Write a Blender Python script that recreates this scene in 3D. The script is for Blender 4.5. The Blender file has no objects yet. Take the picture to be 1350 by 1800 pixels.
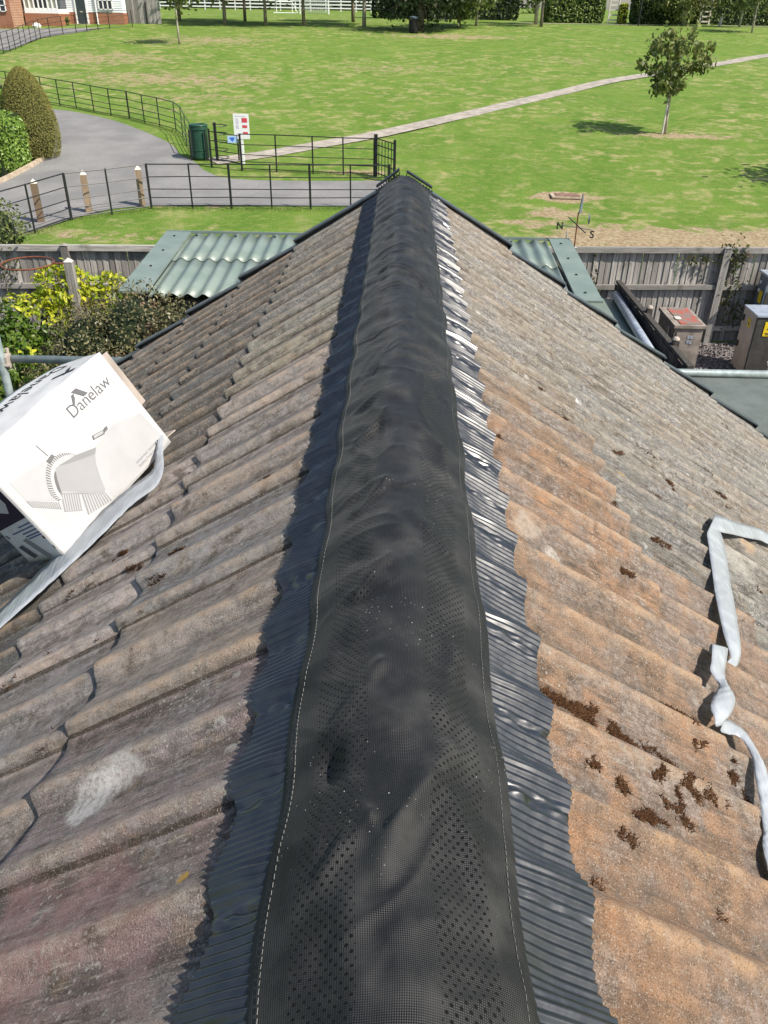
import bpy, math, random
import numpy as np
from mathutils import Matrix, Vector, noise

random.seed(7)
RNG = np.random.default_rng(11)
scene = bpy.context.scene
COL = scene.collection
R = math.radians

# ------------------------------------------------------------------ camera, sky, sun, exposure
RIDGE_Z, CAM_H = 4.65, 0.75
cd = bpy.data.cameras.new('camera')
cam = bpy.data.objects.new('camera', cd)
COL.objects.link(cam)
cd.sensor_fit = 'VERTICAL'
cd.sensor_height = 24.0
cd.lens = 24.0 * 1400 / 1800
cd.clip_start, cd.clip_end = 0.05, 2000
cam.matrix_world = Matrix(((0.99962132, -0.02449562, 0.01253683, -0.012),
                           (0.02361622, 0.52985112, -0.8477618, 0.0),
                           (0.0141238, 0.84773684, 0.53022897, RIDGE_Z + CAM_H),
                           (0, 0, 0, 1)))
scene.camera = cam

SUN_EL, SUN_BACK = R(49), R(27)          # sun on the right (+X), a little behind the camera
to_sun = Vector((math.cos(SUN_EL) * math.cos(SUN_BACK), -math.cos(SUN_EL) * math.sin(SUN_BACK), math.sin(SUN_EL)))
world = bpy.data.worlds.new('World')
scene.world = world
world.use_nodes = True
wn = world.node_tree
wn.nodes.clear()
w_out = wn.nodes.new('ShaderNodeOutputWorld')
w_bg = wn.nodes.new('ShaderNodeBackground')
w_sky = wn.nodes.new('ShaderNodeTexSky')
w_sky.sky_type = 'NISHITA'
w_sky.sun_disc = False
w_sky.sun_elevation = SUN_EL
w_sky.sun_rotation = R(90) + SUN_BACK
w_sky.air_density, w_sky.dust_density, w_sky.ozone_density = 1.0, 1.5, 1.0
w_bg.inputs['Strength'].default_value = 0.12
wn.links.new(w_sky.outputs[0], w_bg.inputs[0])
wn.links.new(w_bg.outputs[0], w_out.inputs[0])
sd = bpy.data.lights.new('sun', 'SUN')
sd.energy, sd.angle, sd.color = 5.0, R(0.53), (1.0, 0.93, 0.82)
sun = bpy.data.objects.new('sun', sd)
COL.objects.link(sun)
sun.rotation_euler = to_sun.to_track_quat('Z', 'Y').to_euler()
scene.view_settings.view_transform = 'Standard'
scene.view_settings.look = 'None'
scene.view_settings.gamma = 1
scene.view_settings.exposure = 0.45
scene.render.resolution_x, scene.render.resolution_y = 768, 1024

# ------------------------------------------------------------------ helpers
class NT:
    """small node-tree builder for one principled material"""
    def __init__(self, name, rough=0.8, spec=0.3, metallic=0.0):
        self.m = bpy.data.materials.new(name)
        self.m.use_nodes = True
        self.t = self.m.node_tree
        self.b = self.t.nodes['Principled BSDF']
        self.b.inputs['Roughness'].default_value = rough
        self.b.inputs['Specular IOR Level'].default_value = spec
        self.b.inputs['Metallic'].default_value = metallic
        self._pos = None

    def n(self, kind, **kw):
        nd = self.t.nodes.new('ShaderNode' + kind)
        for k, v in kw.items():
            setattr(nd, k, v)
        return nd

    def put(self, sock, v):
        if hasattr(v, 'links'):
            self.t.links.new(v, sock)
        elif isinstance(v, (tuple, list)) and len(v) == 3 and len(sock.default_value) == 4:
            sock.default_value = (*v, 1)
        else:
            sock.default_value = v

    def pos(self):
        if self._pos is None:
            self._pos = self.n('NewGeometry').outputs['Position']
        return self._pos

    def vmath(self, op, a, b=None):
        nd = self.n('VectorMath', operation=op)
        self.put(nd.inputs[0], a)
        if b is not None:
            self.put(nd.inputs[1], b)
        return nd.outputs['Value'] if op in ('DISTANCE', 'LENGTH', 'DOT_PRODUCT') else nd.outputs[0]

    def math(self, op, a, b=0.0, clamp=False):
        nd = self.n('Math', operation=op, use_clamp=clamp)
        self.put(nd.inputs[0], a)
        self.put(nd.inputs[1], b)
        return nd.outputs[0]

    def noise(self, scale, detail=4, rough=0.55, vec=None, dist=0.0):
        nd = self.n('TexNoise')
        self.put(nd.inputs['Vector'], vec if vec is not None else self.pos())
        nd.inputs['Scale'].default_value = scale
        nd.inputs['Detail'].default_value = detail
        nd.inputs['Roughness'].default_value = rough
        nd.inputs['Distortion'].default_value = dist
        return nd.outputs['Fac']

    def voronoi(self, scale, vec=None, out='Distance', feature='F1'):
        nd = self.n('TexVoronoi', feature=feature)
        self.put(nd.inputs['Vector'], vec if vec is not None else self.pos())
        nd.inputs['Scale'].default_value = scale
        return nd.outputs[out]

    def ramp(self, fac, lo, hi, a=0.0, b=1.0):
        nd = self.n('MapRange', interpolation_type='SMOOTHSTEP')
        self.put(nd.inputs['Value'], fac)
        nd.inputs['From Min'].default_value = lo
        nd.inputs['From Max'].default_value = hi
        nd.inputs['To Min'].default_value = a
        nd.inputs['To Max'].default_value = b
        return nd.outputs['Result']

    def mix(self, fac, a, b, mode='MIX'):
        nd = self.n('Mix', data_type='RGBA', blend_type=mode)
        self.put(nd.inputs[0], fac)
        self.put(nd.inputs[6], a)
        self.put(nd.inputs[7], b)
        return nd.outputs[2]

    def scaled(self, s):
        nd = self.n('Mapping')
        self.put(nd.inputs['Vector'], self.pos())
        nd.inputs['Scale'].default_value = s
        return nd.outputs[0]

    def color(self, c):
        self.put(self.b.inputs['Base Color'], c)
        return self

    def rough(self, r):
        self.put(self.b.inputs['Roughness'], r)
        return self

    def bump(self, height, strength=0.5, distance=0.01, prev=None):
        nd = self.n('Bump')
        nd.inputs['Strength'].default_value = strength
        nd.inputs['Distance'].default_value = distance
        self.put(nd.inputs['Height'], height)
        if prev is not None:
            self.put(nd.inputs['Normal'], prev)
        self.put(self.b.inputs['Normal'], nd.outputs[0])
        return nd.outputs[0]


def plain(name, c, rough=0.7, spec=0.3, metallic=0.0, var=0.18, scale=8.0, bump=0.0):
    t = NT(name, rough, spec, metallic)
    dark = tuple(x * (1 - var) for x in c)
    lite = tuple(min(1, x * (1 + var)) for x in c)
    t.color(t.mix(t.ramp(t.noise(scale, 5), 0.3, 0.7), dark, lite))
    if bump:
        t.bump(t.noise(scale * 6, 4), bump, 0.01)
    return t.m


def mesh(name, v, f, mat=None, smooth=False):
    me = bpy.data.meshes.new(name)
    v = np.asarray(v, dtype=np.float32).reshape(-1, 3)
    if isinstance(f, np.ndarray):
        k = f.shape[1]
        me.vertices.add(len(v))
        me.vertices.foreach_set('co', v.ravel())
        me.loops.add(f.size)
        me.loops.foreach_set('vertex_index', f.ravel().astype(np.int32))
        me.polygons.add(len(f))
        me.polygons.foreach_set('loop_start', np.arange(0, f.size, k, dtype=np.int32))
        me.polygons.foreach_set('loop_total', np.full(len(f), k, dtype=np.int32))
        me.update(calc_edges=True)
    else:
        me.from_pydata([tuple(map(float, p)) for p in v], [], f)
    if smooth:
        me.polygons.foreach_set('use_smooth', [True] * len(me.polygons))
    if mat:
        me.materials.append(mat)
    return me


def link(name, me, parent=None, mw=None):
    o = bpy.data.objects.new(name, me)
    COL.objects.link(o)
    if parent is not None:
        o.parent = parent
    if mw is not None:
        o.matrix_basis = mw
    return o


def tag(o, label=None, cat=None, group=None, kind=None):
    if label: o['label'] = label
    if cat: o['category'] = cat
    if group: o['group'] = group
    if kind: o['kind'] = kind
    return o


def thing(name, loc, label, cat, group=None):
    e = bpy.data.objects.new(name, None)
    COL.objects.link(e)
    e.location = loc
    e.empty_display_size = 0.2
    e['off'] = 0
    del e['off']
    return tag(e, label, cat, group)


class MB:
    """collects simple solids (world coordinates) for ONE mesh"""
    def __init__(self):
        self.v, self.f = [], []

    def add(self, v, f):
        n = len(self.v)
        self.v += [tuple(p) for p in v]
        self.f += [tuple(i + n for i in q) for q in f]
        return self

    def box(self, c, s, rz=0.0, axes=None):
        c = Vector(c)
        if axes is None:
            ax = (Vector((math.cos(rz), math.sin(rz), 0)), Vector((-math.sin(rz), math.cos(rz), 0)), Vector((0, 0, 1)))
        else:
            ax = [Vector(a) for a in axes]
        v = []
        for k in (-.5, .5):
            for j in (-.5, .5):
                for i in (-.5, .5):
                    v.append(c + ax[0] * (i * s[0]) + ax[1] * (j * s[1]) + ax[2] * (k * s[2]))
        return self.add(v, [(0, 2, 3, 1), (4, 5, 7, 6), (0, 1, 5, 4), (2, 6, 7, 3), (0, 4, 6, 2), (1, 3, 7, 5)])

    def bar(self, a, b, w, t, up=(0, 0, 1)):
        a, b = Vector(a), Vector(b)
        d = (b - a)
        L = d.length
        d.normalize()
        s = d.cross(Vector(up))
        if s.length < 1e-4:
            s = d.cross(Vector((1, 0, 0)))
        s.normalize()
        u = s.cross(d)
        return self.box((a + b) / 2, (L, w, t), axes=(d, s, u))

    def tube(self, pts, r, seg=8, cap=True):
        pts = [Vector(p) for p in pts]
        rr = r if isinstance(r, (list, tuple)) else [r] * len(pts)
        v, f = [], []
        s = None
        for i, p in enumerate(pts):
            d = (pts[min(i + 1, len(pts) - 1)] - pts[max(i - 1, 0)]).normalized()
            if s is None:
                s = d.cross(Vector((0, 0, 1)))
                if s.length < 1e-3:
                    s = d.cross(Vector((1, 0, 0)))
            s = (s - d * s.dot(d)).normalized()
            u = d.cross(s)
            for k in range(seg):
                a = 2 * math.pi * k / seg
                v.append(p + (s * math.cos(a) + u * math.sin(a)) * rr[i])
        for i in range(len(pts) - 1):
            for k in range(seg):
                k2 = (k + 1) % seg
                f.append((i * seg + k, i * seg + k2, (i + 1) * seg + k2, (i + 1) * seg + k))
        if cap:
            f.append(tuple(range(seg))[::-1])
            f.append(tuple(range((len(pts) - 1) * seg, len(pts) * seg)))
        return self.add(v, f)

    def lathe(self, c, prof, seg=16):
        v, f = [], []
        for r, z in prof:
            for k in range(seg):
                a = 2 * math.pi * k / seg
                v.append((c[0] + r * math.cos(a), c[1] + r * math.sin(a), c[2] + z))
        for i in range(len(prof) - 1):
            for k in range(seg):
                k2 = (k + 1) % seg
                f.append((i * seg + k, i * seg + k2, (i + 1) * seg + k2, (i + 1) * seg + k))
        f.append(tuple(range(seg))[::-1])
        f.append(tuple(range((len(prof) - 1) * seg, len(prof) * seg)))
        return self.add(v, f)

    def build(self, name, mat, parent=None, smooth=False):
        off = Vector(parent_loc(parent)) if parent is not None else Vector((0, 0, 0))
        return link(name, mesh(name, [Vector(p) - off for p in self.v], self.f, mat, smooth), parent)


def parent_loc(o):
    p = Vector((0, 0, 0))
    while o is not None:
        p = p + o.location
        o = o.parent
    return p


TERR = [(-60, 0), (16, 0), (26, .4), (84, 4.63), (112, 5.45), (230, 7.3)]
def zt(y):
    return float(np.interp(y, [a for a, b in TERR], [b for a, b in TERR]))


def strip(name, left, right, mat, lift, sub=1, parent=None):
    """a sheet between two edge lines that follows the ground"""
    v, f = [], []
    n = len(left)
    for (a, b) in zip(left, right):
        for k in range(sub + 1):
            t = k / sub
            x, y = a[0] + (b[0] - a[0]) * t, a[1] + (b[1] - a[1]) * t
            v.append((x, y, zt(y) + lift))
    for i in range(n - 1):
        for k in range(sub):
            a = i * (sub + 1) + k
            f.append((a, a + 1, a + sub + 2, a + sub + 1))
    o = link(name, mesh(name, v, f, mat, True), parent)
    return o


def smooth_line(pts, n):
    """Catmull-Rom resample"""
    P = [Vector(p) for p in pts]
    P = [P[0] * 2 - P[1]] + P + [P[-1] * 2 - P[-2]]
    out = []
    for i in range(1, len(P) - 2):
        for k in range(n):
            t = k / n
            a, b, c, d = P[i - 1], P[i], P[i + 1], P[i + 2]
            out.append(0.5 * (2 * b + (c - a) * t + (2 * a - 5 * b + 4 * c - d) * t * t + (-a + 3 * b - 3 * c + d) * t ** 3))
    out.append(P[-2])
    return out


def leaf_mesh(name, centres, size, mat, droop=0.0, aspect=0.55, fold=0.25, normals=None):
    """folded four-point leaves, one island each"""
    c = np.asarray(centres, float)
    n = len(c)
    d = RNG.normal(size=(n, 3))
    d[:, 2] -= droop
    d /= np.linalg.norm(d, axis=1)[:, None]
    nr = RNG.normal(size=(n, 3))
    nr[:, 2] += 0.9
    if normals is not None:
        nr = nr * 0.55 + normals
    nr -= d * (nr * d).sum(1)[:, None]
    nr /= np.linalg.norm(nr, axis=1)[:, None] + 1e-9
    s = np.cross(d, nr)
    L = size * RNG.uniform(0.65, 1.35, n)[:, None]
    a = c - d * L * .5
    b = c + d * L * .5
    m1 = c + s * L * aspect * .5 + nr * L * fold * .4
    m2 = c - s * L * aspect * .5 + nr * L * fold * .4
    v = np.stack([a, m1, b, m2], 1).reshape(-1, 3)
    k = np.arange(n)[:, None] * 4
    f = np.concatenate([np.hstack([k, k + 1, k + 2]), np.hstack([k, k + 2, k + 3])], 0)
    return mesh(name, v, f, mat)


def leaf_material(name, dark, lite, tip=None, trans=0.35, rough=0.5, spec=0.35):
    t = NT(name, rough, spec)
    rnd = t.n('NewGeometry').outputs['Random Per Island']
    col = t.mix(rnd, dark, lite)
    if tip:
        col = t.mix(t.ramp(t.noise(2.2, 3), 0.55, 0.72), col, tip)
    t.color(col)
    tr = t.n('BsdfTranslucent')
    t.put(tr.inputs['Color'], col)
    mx = t.n('MixShader')
    mx.inputs[0].default_value = trans
    t.t.links.new(t.b.outputs[0], mx.inputs[1])
    t.t.links.new(tr.outputs[0], mx.inputs[2])
    t.t.links.new(mx.outputs[0], t.t.nodes['Material Output'].inputs['Surface'])
    return t.m


# ------------------------------------------------------------------ materials
def make_tile_material():
    t = NT('weathered_concrete_tile', 0.88, 0.28)
    info = t.n('ObjectInfo')
    base, lich = info.outputs['Color'], info.outputs['Alpha']
    geo = t.pos()
    shift = t.vmath('ADD', geo, t.vmath('MULTIPLY', info.outputs['Location'], (1.7, 1.3, 2.1)))
    patch = t.noise(7, 6, 0.62, shift, 0.4)
    mott = t.noise(38, 5, 0.65)
    grain = t.noise(420, 3, 0.7)
    crest = t.n('Attribute', attribute_name='crest').outputs['Fac']
    # base with mottling
    col = t.mix(t.ramp(mott, 0.3, 0.72), t.mix(0.5, base, (0.06, 0.055, 0.05)), base)
    hot = t.math('MULTIPLY', t.ramp(t.noise(4.5, 5, 0.65, shift, 0.5), 0.46, 0.66), t.math('SUBTRACT', 0.95, lich), True)
    col = t.mix(hot, col, t.mix(1.0, col, (1.25, 1.05, 0.80), 'MULTIPLY'))
    # grey weathering film, patchy, more where lichen amount is high
    film = t.math('MULTIPLY', t.ramp(patch, 0.42, 0.60), t.math('ADD', t.math('MULTIPLY', lich, 0.6), 0.32), True)
    col = t.mix(film, col, t.mix(t.ramp(t.noise(90, 4), 0.35, 0.7), (0.10, 0.096, 0.092), (0.33, 0.315, 0.30)))
    brn = t.math('MULTIPLY', t.ramp(t.noise(9, 6, 0.7, t.vmath('ADD', shift, (5.0, 2.0, 8.0)), 0.8), 0.50, 0.62), 0.75)
    col = t.mix(brn, col, t.mix(t.ramp(mott, 0.35, 0.65), (0.075, 0.052, 0.036), t.mix(0.5, base, (0.12, 0.095, 0.07))))
    # pans hold dirt
    pan = t.math('MULTIPLY', t.ramp(crest, 0.20, 0.0), t.ramp(t.noise(12, 5, 0.7), 0.34, 0.58))
    col = t.mix(t.math('MULTIPLY', pan, t.math('ADD', t.math('MULTIPLY', lich, 0.62), 0.16)), col, (0.055, 0.045, 0.036))
    # streaks that run down the slope
    oc = t.n('TexCoord').outputs['Object']
    sv = t.vmath('ADD', t.vmath('MULTIPLY', oc, (0.10, 1.0, 0.4)), t.vmath('MULTIPLY', info.outputs['Location'], (0.0, 3.7, 1.9)))
    st1 = t.noise(75, 4, 0.6, sv)
    st2 = t.noise(190, 3, 0.6, sv)
    col = t.mix(t.math('MULTIPLY', t.ramp(st1, 0.52, 0.66), t.math('ADD', t.math('MULTIPLY', lich, 0.68), 0.12)), col, (0.055, 0.05, 0.045))
    col = t.mix(t.math('MULTIPLY', t.ramp(st2, 0.55, 0.70), t.math('ADD', t.math('MULTIPLY', lich, 0.6), 0.05)), col, (0.50, 0.46, 0.39))
    # worn crests show the sandy body
    wear = t.math('MULTIPLY', t.ramp(crest, 0.62, 1.0), t.ramp(t.noise(14, 5, 0.7, shift), 0.40, 0.60), True)
    wear = t.math('MULTIPLY', wear, t.math('SUBTRACT', 1.05, t.math('MULTIPLY', lich, 1.0)), True)
    col = t.mix(wear, col, t.mix(0.6, base, (0.60, 0.38, 0.21)))
    crest_highlight = t.math('MULTIPLY', t.math('MULTIPLY', t.ramp(crest, 0.55, 0.95), lich), t.ramp(t.noise(40, 5, 0.7), 0.38, 0.62, 0.0, 0.55))  # highlight painted into the colour: pale crests on lichened tiles
    col = t.mix(crest_highlight, col, (0.46, 0.43, 0.37))
    # lichen crusts: pale spots that cluster
    clus = t.ramp(t.noise(5.5, 5, 0.6), 0.46, 0.66)
    spots = t.ramp(t.voronoi(85), 0.30, 0.12)
    pale = t.math('MULTIPLY', t.math('MULTIPLY', spots, clus), t.math('ADD', t.math('MULTIPLY', lich, 0.8), 0.25), True)
    col = t.mix(pale, col, (0.50, 0.48, 0.42))
    big = t.math('MULTIPLY', t.ramp(t.voronoi(19, t.vmath('ADD', geo, (3.1, 0.2, 1.7))), 0.25, 0.16), t.ramp(t.noise(60, 4), 0.42, 0.6))
    big = t.math('MULTIPLY', big, t.math('MULTIPLY', lich, t.ramp(t.noise(3.1, 3), 0.5, 0.6)), True)
    col = t.mix(t.math('MULTIPLY', big, 0.8), col, (0.56, 0.545, 0.49))
    # dark algae streaks and pits
    dark = t.ramp(t.noise(24, 6, 0.7, t.vmath('ADD', geo, (9.0, 4.0, 2.0)), 0.6), 0.60, 0.72)
    col = t.mix(t.math('MULTIPLY', dark, t.math('ADD', t.math('MULTIPLY', lich, 0.45), 0.3)), col, (0.035, 0.03, 0.026))
    # ochre lichen on grey tiles
    och = t.math('MULTIPLY', t.ramp(t.noise(13, 4, 0.6, t.vmath('ADD', geo, (1.0, 7.0, 3.0))), 0.60, 0.68), lich)
    col = t.mix(t.math('MULTIPLY', och, 0.3), col, (0.34, 0.23, 0.12))
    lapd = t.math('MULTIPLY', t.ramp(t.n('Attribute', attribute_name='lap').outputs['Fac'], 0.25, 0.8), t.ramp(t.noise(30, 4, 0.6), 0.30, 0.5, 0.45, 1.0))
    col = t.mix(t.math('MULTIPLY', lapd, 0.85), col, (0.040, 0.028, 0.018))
    # sand grains
    col = t.mix(t.ramp(grain, 0.57, 0.68, 0, 0.7), col, (0.60, 0.54, 0.46))
    col = t.mix(t.ramp(grain, 0.44, 0.33, 0, 0.75), col, (0.035, 0.03, 0.026))
    # single larger stains (x, y, z, radius, colour, strength)
    for (x, y, z, r, c, k) in BLOTCH:
        d = t.vmath('DISTANCE', geo, (x, y, z))
        d = t.math('ADD', d, t.math('MULTIPLY', t.math('SUBTRACT', t.noise(26, 5, 0.65), 0.5), r * 1.5))
        m = t.math('MULTIPLY', t.ramp(d, r * 1.0, r * 0.5), t.ramp(t.noise(120, 3, 0.6), 0.28, 0.6, 0.35, 1.0))
        col = t.mix(t.math('MULTIPLY', m, k), col, c)
    t.color(col)
    b = t.bump(t.noise(55, 6, 0.65), 0.55, 0.006)
    b = t.bump(grain, 1.0, 0.0055, b)
    t.bump(pale, 0.25, 0.002, b)
    return t.m


PITCH = R(33)
CP, SP = math.cos(PITCH), math.sin(PITCH)
def on_roof(sg, s, y, h=0.0):
    """point on a roof slope: sg -1 left / +1 right, s metres down from the ridge, y along it, h above it"""
    return Vector((sg * (CP * s + SP * h), y, RIDGE_Z - SP * s + CP * h))

BLOTCH = []
for sg, s, y, r, c, k in [(-1, .55, .80, .060, (.66, .64, .61), .8), (-1, .50, .83, .05, (.62, .6, .57), .6), (1, .31, 1.41, .045, (.50, .45, .38), .55), (1, .38, 1.37, .03, (.6, .55, .48), .7),
                          (1, .722, 2.566, .05, (.74, .73, .70), .95), (1, 1.226, 2.0, .075, (.55, .53, .47), .55), (1, 1.30, 2.07, .05, (.55, .53, .47), .5), (1, .835, 2.09, .022, (.62, .30, .02), 1.0),
                          (1, .80, 2.12, .03, (.45, .30, .14), .8), (1, 1.16, 2.25, .05, (.52, .36, .2), .8), (1, 1.36, 2.2, .05, (.5, .34, .2), .7),
                          (-1, .47, .60, .10, (.34, .16, .16), .28), (-1, .58, .55, .09, (.36, .17, .17), .28), (-1, .36, .53, .07, (.30, .15, .15), .25), (-1, .62, .64, .06, (.42, .22, .22), .35),
                          (-1, .30, .585, .012, (.6, .36, .05), .9)]:
    p = on_roof(sg, s, y, .015)
    BLOTCH.append((p.x, p.y, p.z, r, c, k))
M_TILE = make_tile_material()

def make_membrane_material():
    t = NT('woven_ridge_membrane', 0.55, 0.28)
    uv = t.n('UVMap').outputs[0]
    sx = t.n('SeparateXYZ')
    t.put(sx.inputs[0], uv)
    u, v = sx.outputs[0], sx.outputs[1]
    k = 2 * math.pi / 0.0040
    a = t.math('SINE', t.math('MULTIPLY', t.math('ADD', u, v), k))
    b = t.math('SINE', t.math('MULTIPLY', t.math('SUBTRACT', u, v), k))
    weave = t.math('MULTIPLY', a, b)
    spot = t.ramp(weave, 0.15, 0.75)
    col = t.mix(spot, (0.005, 0.0053, 0.0058), (0.026, 0.027, 0.028))
    # pale dust
    dust = t.ramp(t.noise(9, 5, 0.6), 0.42, 0.75)
    col = t.mix(t.math('MULTIPLY', dust, 0.10), col, (0.30, 0.29, 0.27))
    grit = t.ramp(t.voronoi(120), 0.11, 0.05)
    col = t.mix(t.math('MULTIPLY', grit, t.ramp(t.noise(6, 3), 0.5, 0.65)), col, (0.55, 0.52, 0.48))
    # two perforated bands: staggered rows of holes
    au = t.math('ABSOLUTE', u)
    band = t.math('MULTIPLY', t.ramp(au, 0.0355, 0.0365), t.ramp(au, 0.0935, 0.0925))
    p1 = 0.0064
    row = t.math('FLOOR', t.math('DIVIDE', v, p1))
    odd = t.math('MODULO', t.math('ABSOLUTE', row), 2.0)
    uu = t.math('ADD', t.math('DIVIDE', u, 0.0088), t.math('MULTIPLY', odd, 0.5))
    fu = t.math('MULTIPLY', t.math('SUBTRACT', t.math('FRACT', uu), 0.5), 0.0088)
    fv = t.math('MULTIPLY', t.math('SUBTRACT', t.math('FRACT', t.math('DIVIDE', v, p1)), 0.5), p1)
    rr = t.math('SQRT', t.math('ADD', t.math('MULTIPLY', fu, fu), t.math('MULTIPLY', fv, fv)))
    hole = t.math('MULTIPLY', t.ramp(rr, 0.0020, 0.0013), band)
    col = t.mix(hole, col, (0.0015, 0.0015, 0.0015))
    t.color(col)
    t.rough(t.mix(hole, t.mix(dust, (0.5, 0.5, 0.5), (0.7, 0.7, 0.7)), (1, 1, 1)))
    t.b.inputs['Sheen Weight'].default_value = 0.07
    t.b.inputs['Sheen Roughness'].default_value = 0.4
    h = t.math('SUBTRACT', t.math('MULTIPLY', weave, 0.5), t.math('MULTIPLY', hole, 2.0))
    t.bump(h, 0.5, 0.0012)
    return t.m

M_MEMBRANE = make_membrane_material()

t = NT('black_pleated_foil', 0.3, 0.5, 0.0)
t.b.inputs['IOR'].default_value = 1.78
t.color(t.mix(t.ramp(t.noise(30, 4), 0.35, 0.7), (0.006, 0.007, 0.009), (0.014, 0.015, 0.018)))
t.rough(t.ramp(t.noise(60, 4), 0.3, 0.7, 0.27, 0.37))
M_FOIL = t.m
M_STITCH = plain('pale_stitch_thread', (.20, .20, .19), .8)
M_VERGE = plain('slate_grey_verge_plastic', (.055, .066, .076), .38, .5, var=.3, scale=14)
M_VERGE_BLACK = plain('black_end_cap_plastic', (.010, .011, .012), .45, .4)

t = NT('moss_tufts', 0.95, 0.1)
t.color(t.mix(t.n('NewGeometry').outputs['Random Per Island'], (0.018, 0.009, 0.005), (0.10, 0.05, 0.024)))
M_MOSS = t.m

t = NT('white_printed_carton', 0.55, 0.35)
c = t.mix(t.ramp(t.noise(14, 5), 0.45, 0.75), (0.56, 0.56, 0.555), (0.47, 0.465, 0.455))
c = t.mix(t.ramp(t.noise(45, 4, 0.7), 0.68, 0.74), c, (0.46, 0.42, 0.36))
t.color(c)
t.bump(t.noise(9, 3), 0.25, 0.01)
M_CARTON = t.m
M_KRAFT = plain('brown_carton_edge', (.36, .31, .265), .85)
M_INK = plain('dark_grey_ink', (.11, .11, .115), .6)
M_INKBLACK = plain('black_ink', (.02, .02, .025), .6)
M_NAVY = plain('navy_ink', (.014, .010, .035), .55)
M_BLUEINK = plain('blue_text_ink', (.08, .10, .22), .6)
GREY = {k: plain('print_grey_%d' % k, (g,) * 3, .58, var=.05) for k, g in ((18, .06), (35, .13), (48, .22), (56, .29), (62, .33), (68, .375), (74, .415))}

t = NT('white_backing_strip', 0.22, 0.5)
t.color(t.mix(t.ramp(t.noise(20, 4), 0.4, 0.7), (0.43, 0.46, 0.49), (0.52, 0.55, 0.58)))
tr = t.n('BsdfTranslucent'); tr.inputs['Color'].default_value = (.55, .6, .65, 1)
t.bump(t.noise(70, 3, .5, t.scaled((1, .2, 1))), .6, .006)
mx = t.n('MixShader'); mx.inputs[0].default_value = .3
t.t.links.new(t.b.outputs[0], mx.inputs[1]); t.t.links.new(tr.outputs[0], mx.inputs[2])
t.t.links.new(mx.outputs[0], t.t.nodes['Material Output'].inputs['Surface'])
M_TAPE = t.m

def make_grass():
    t = NT('park_grass', 0.92, 0.12)
    bare = t.n('Attribute', attribute_name='bare').outputs['Fac']
    n1 = t.noise(0.55, 6, 0.6)
    n2 = t.noise(3.2, 6, 0.7)
    n3 = t.noise(19, 5, 0.75)
    col = t.mix(t.ramp(n1, 0.35, 0.66), (0.098, 0.190, 0.024), (0.152, 0.248, 0.038))
    col = t.mix(t.ramp(n2, 0.44, 0.68), col, (0.205, 0.255, 0.062))
    col = t.mix(t.ramp(n3, 0.42, 0.62, 0, .65), col, (0.085, 0.150, 0.022))
    straw = t.math('MULTIPLY', t.ramp(t.noise(1.15, 5, 0.62, None, 0.5), 0.47, 0.64), t.ramp(n2, 0.30, 0.62))
    straw = t.math('MULTIPLY', straw, t.ramp(t.math('ADD', t.noise(0.13, 3), t.math('MULTIPLY', bare, 0.35)), 0.38, 0.60, 0.25, 1.0))
    straw = t.math('MULTIPLY', straw, t.ramp(n3, 0.25, 0.6, 0.35, 1.0))
    col = t.mix(t.math('MULTIPLY', straw, 0.88), col, (0.40, 0.34, 0.17))
    bm = t.ramp(t.math('ADD', bare, t.math('MULTIPLY', t.math('SUBTRACT', t.noise(1.9, 6, 0.72), 0.5), 1.7)), 0.42, 0.68)
    col = t.mix(bm, col, t.mix(t.ramp(t.noise(9, 5, 0.7), 0.35, 0.65), (0.24, 0.175, 0.095), (0.42, 0.34, 0.22)))
    t.color(col)
    b = t.bump(n3, 0.8, 0.05)
    t.bump(t.noise(60, 3), 0.6, 0.02, b)
    return t.m

M_GRASS = make_grass()
t = NT('worn_asphalt', 0.9, 0.25)
c = t.mix(t.ramp(t.noise(0.7, 5), 0.35, 0.7), (0.185, 0.182, 0.178), (0.25, 0.245, 0.238))
c = t.mix(t.ramp(t.noise(30, 4, 0.7), 0.45, 0.7), c, (0.14, 0.138, 0.135))
c = t.mix(t.ramp(t.noise(1.7, 5, 0.7), 0.62, 0.75, 0, .6), c, (0.25, 0.24, 0.22))
t.color(c); t.bump(t.noise(90, 3), 0.4, 0.01)
M_ASPHALT = t.m
M_PATH = plain('pale_gravel_path', (.33, .295, .25), .95, var=.22, scale=2.5, bump=.5)
M_KERB = plain('buff_kerb_edging', (.42, .34, .25), .9, var=.25)
M_SOIL = plain('dark_garden_soil', (.045, .034, .025), .95, var=.4, scale=6, bump=.8)

t = NT('slate_chippings', 0.85, 0.3)
vor = t.voronoi(24, None, 'Color')
t.color(t.mix(t.ramp(t.noise(16, 5, 0.8), 0.3, 0.7), (0.07, 0.062, 0.062), (0.24, 0.22, 0.215)))
t.bump(t.voronoi(24), 1.0, 0.03)
M_GRAVEL = t.m

def wood(name, a, b, streak=(1, 1, 0.05), scale=28):
    t = NT(name, 0.9, 0.2)
    inf = t.n('ObjectInfo').outputs['Random']
    v = t.vmath('MULTIPLY', t.pos(), streak)
    v = t.vmath('ADD', v, t.vmath('MULTIPLY', t.n('ObjectInfo').outputs['Location'], (3.1, 1.7, 0.3)))
    c = t.mix(t.ramp(t.noise(scale, 6, 0.7, v), 0.3, 0.7), a, b)
    c = t.mix(t.math('MULTIPLY', inf, 0.8), c, tuple(x * .55 for x in a))
    c = t.mix(t.ramp(t.noise(3.5, 5), 0.55, 0.75, 0, .6), c, (0.07, 0.075, 0.05))
    t.color(c)
    t.bump(t.noise(scale, 6, 0.7, v), 0.5, 0.01)
    return t.m

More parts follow.
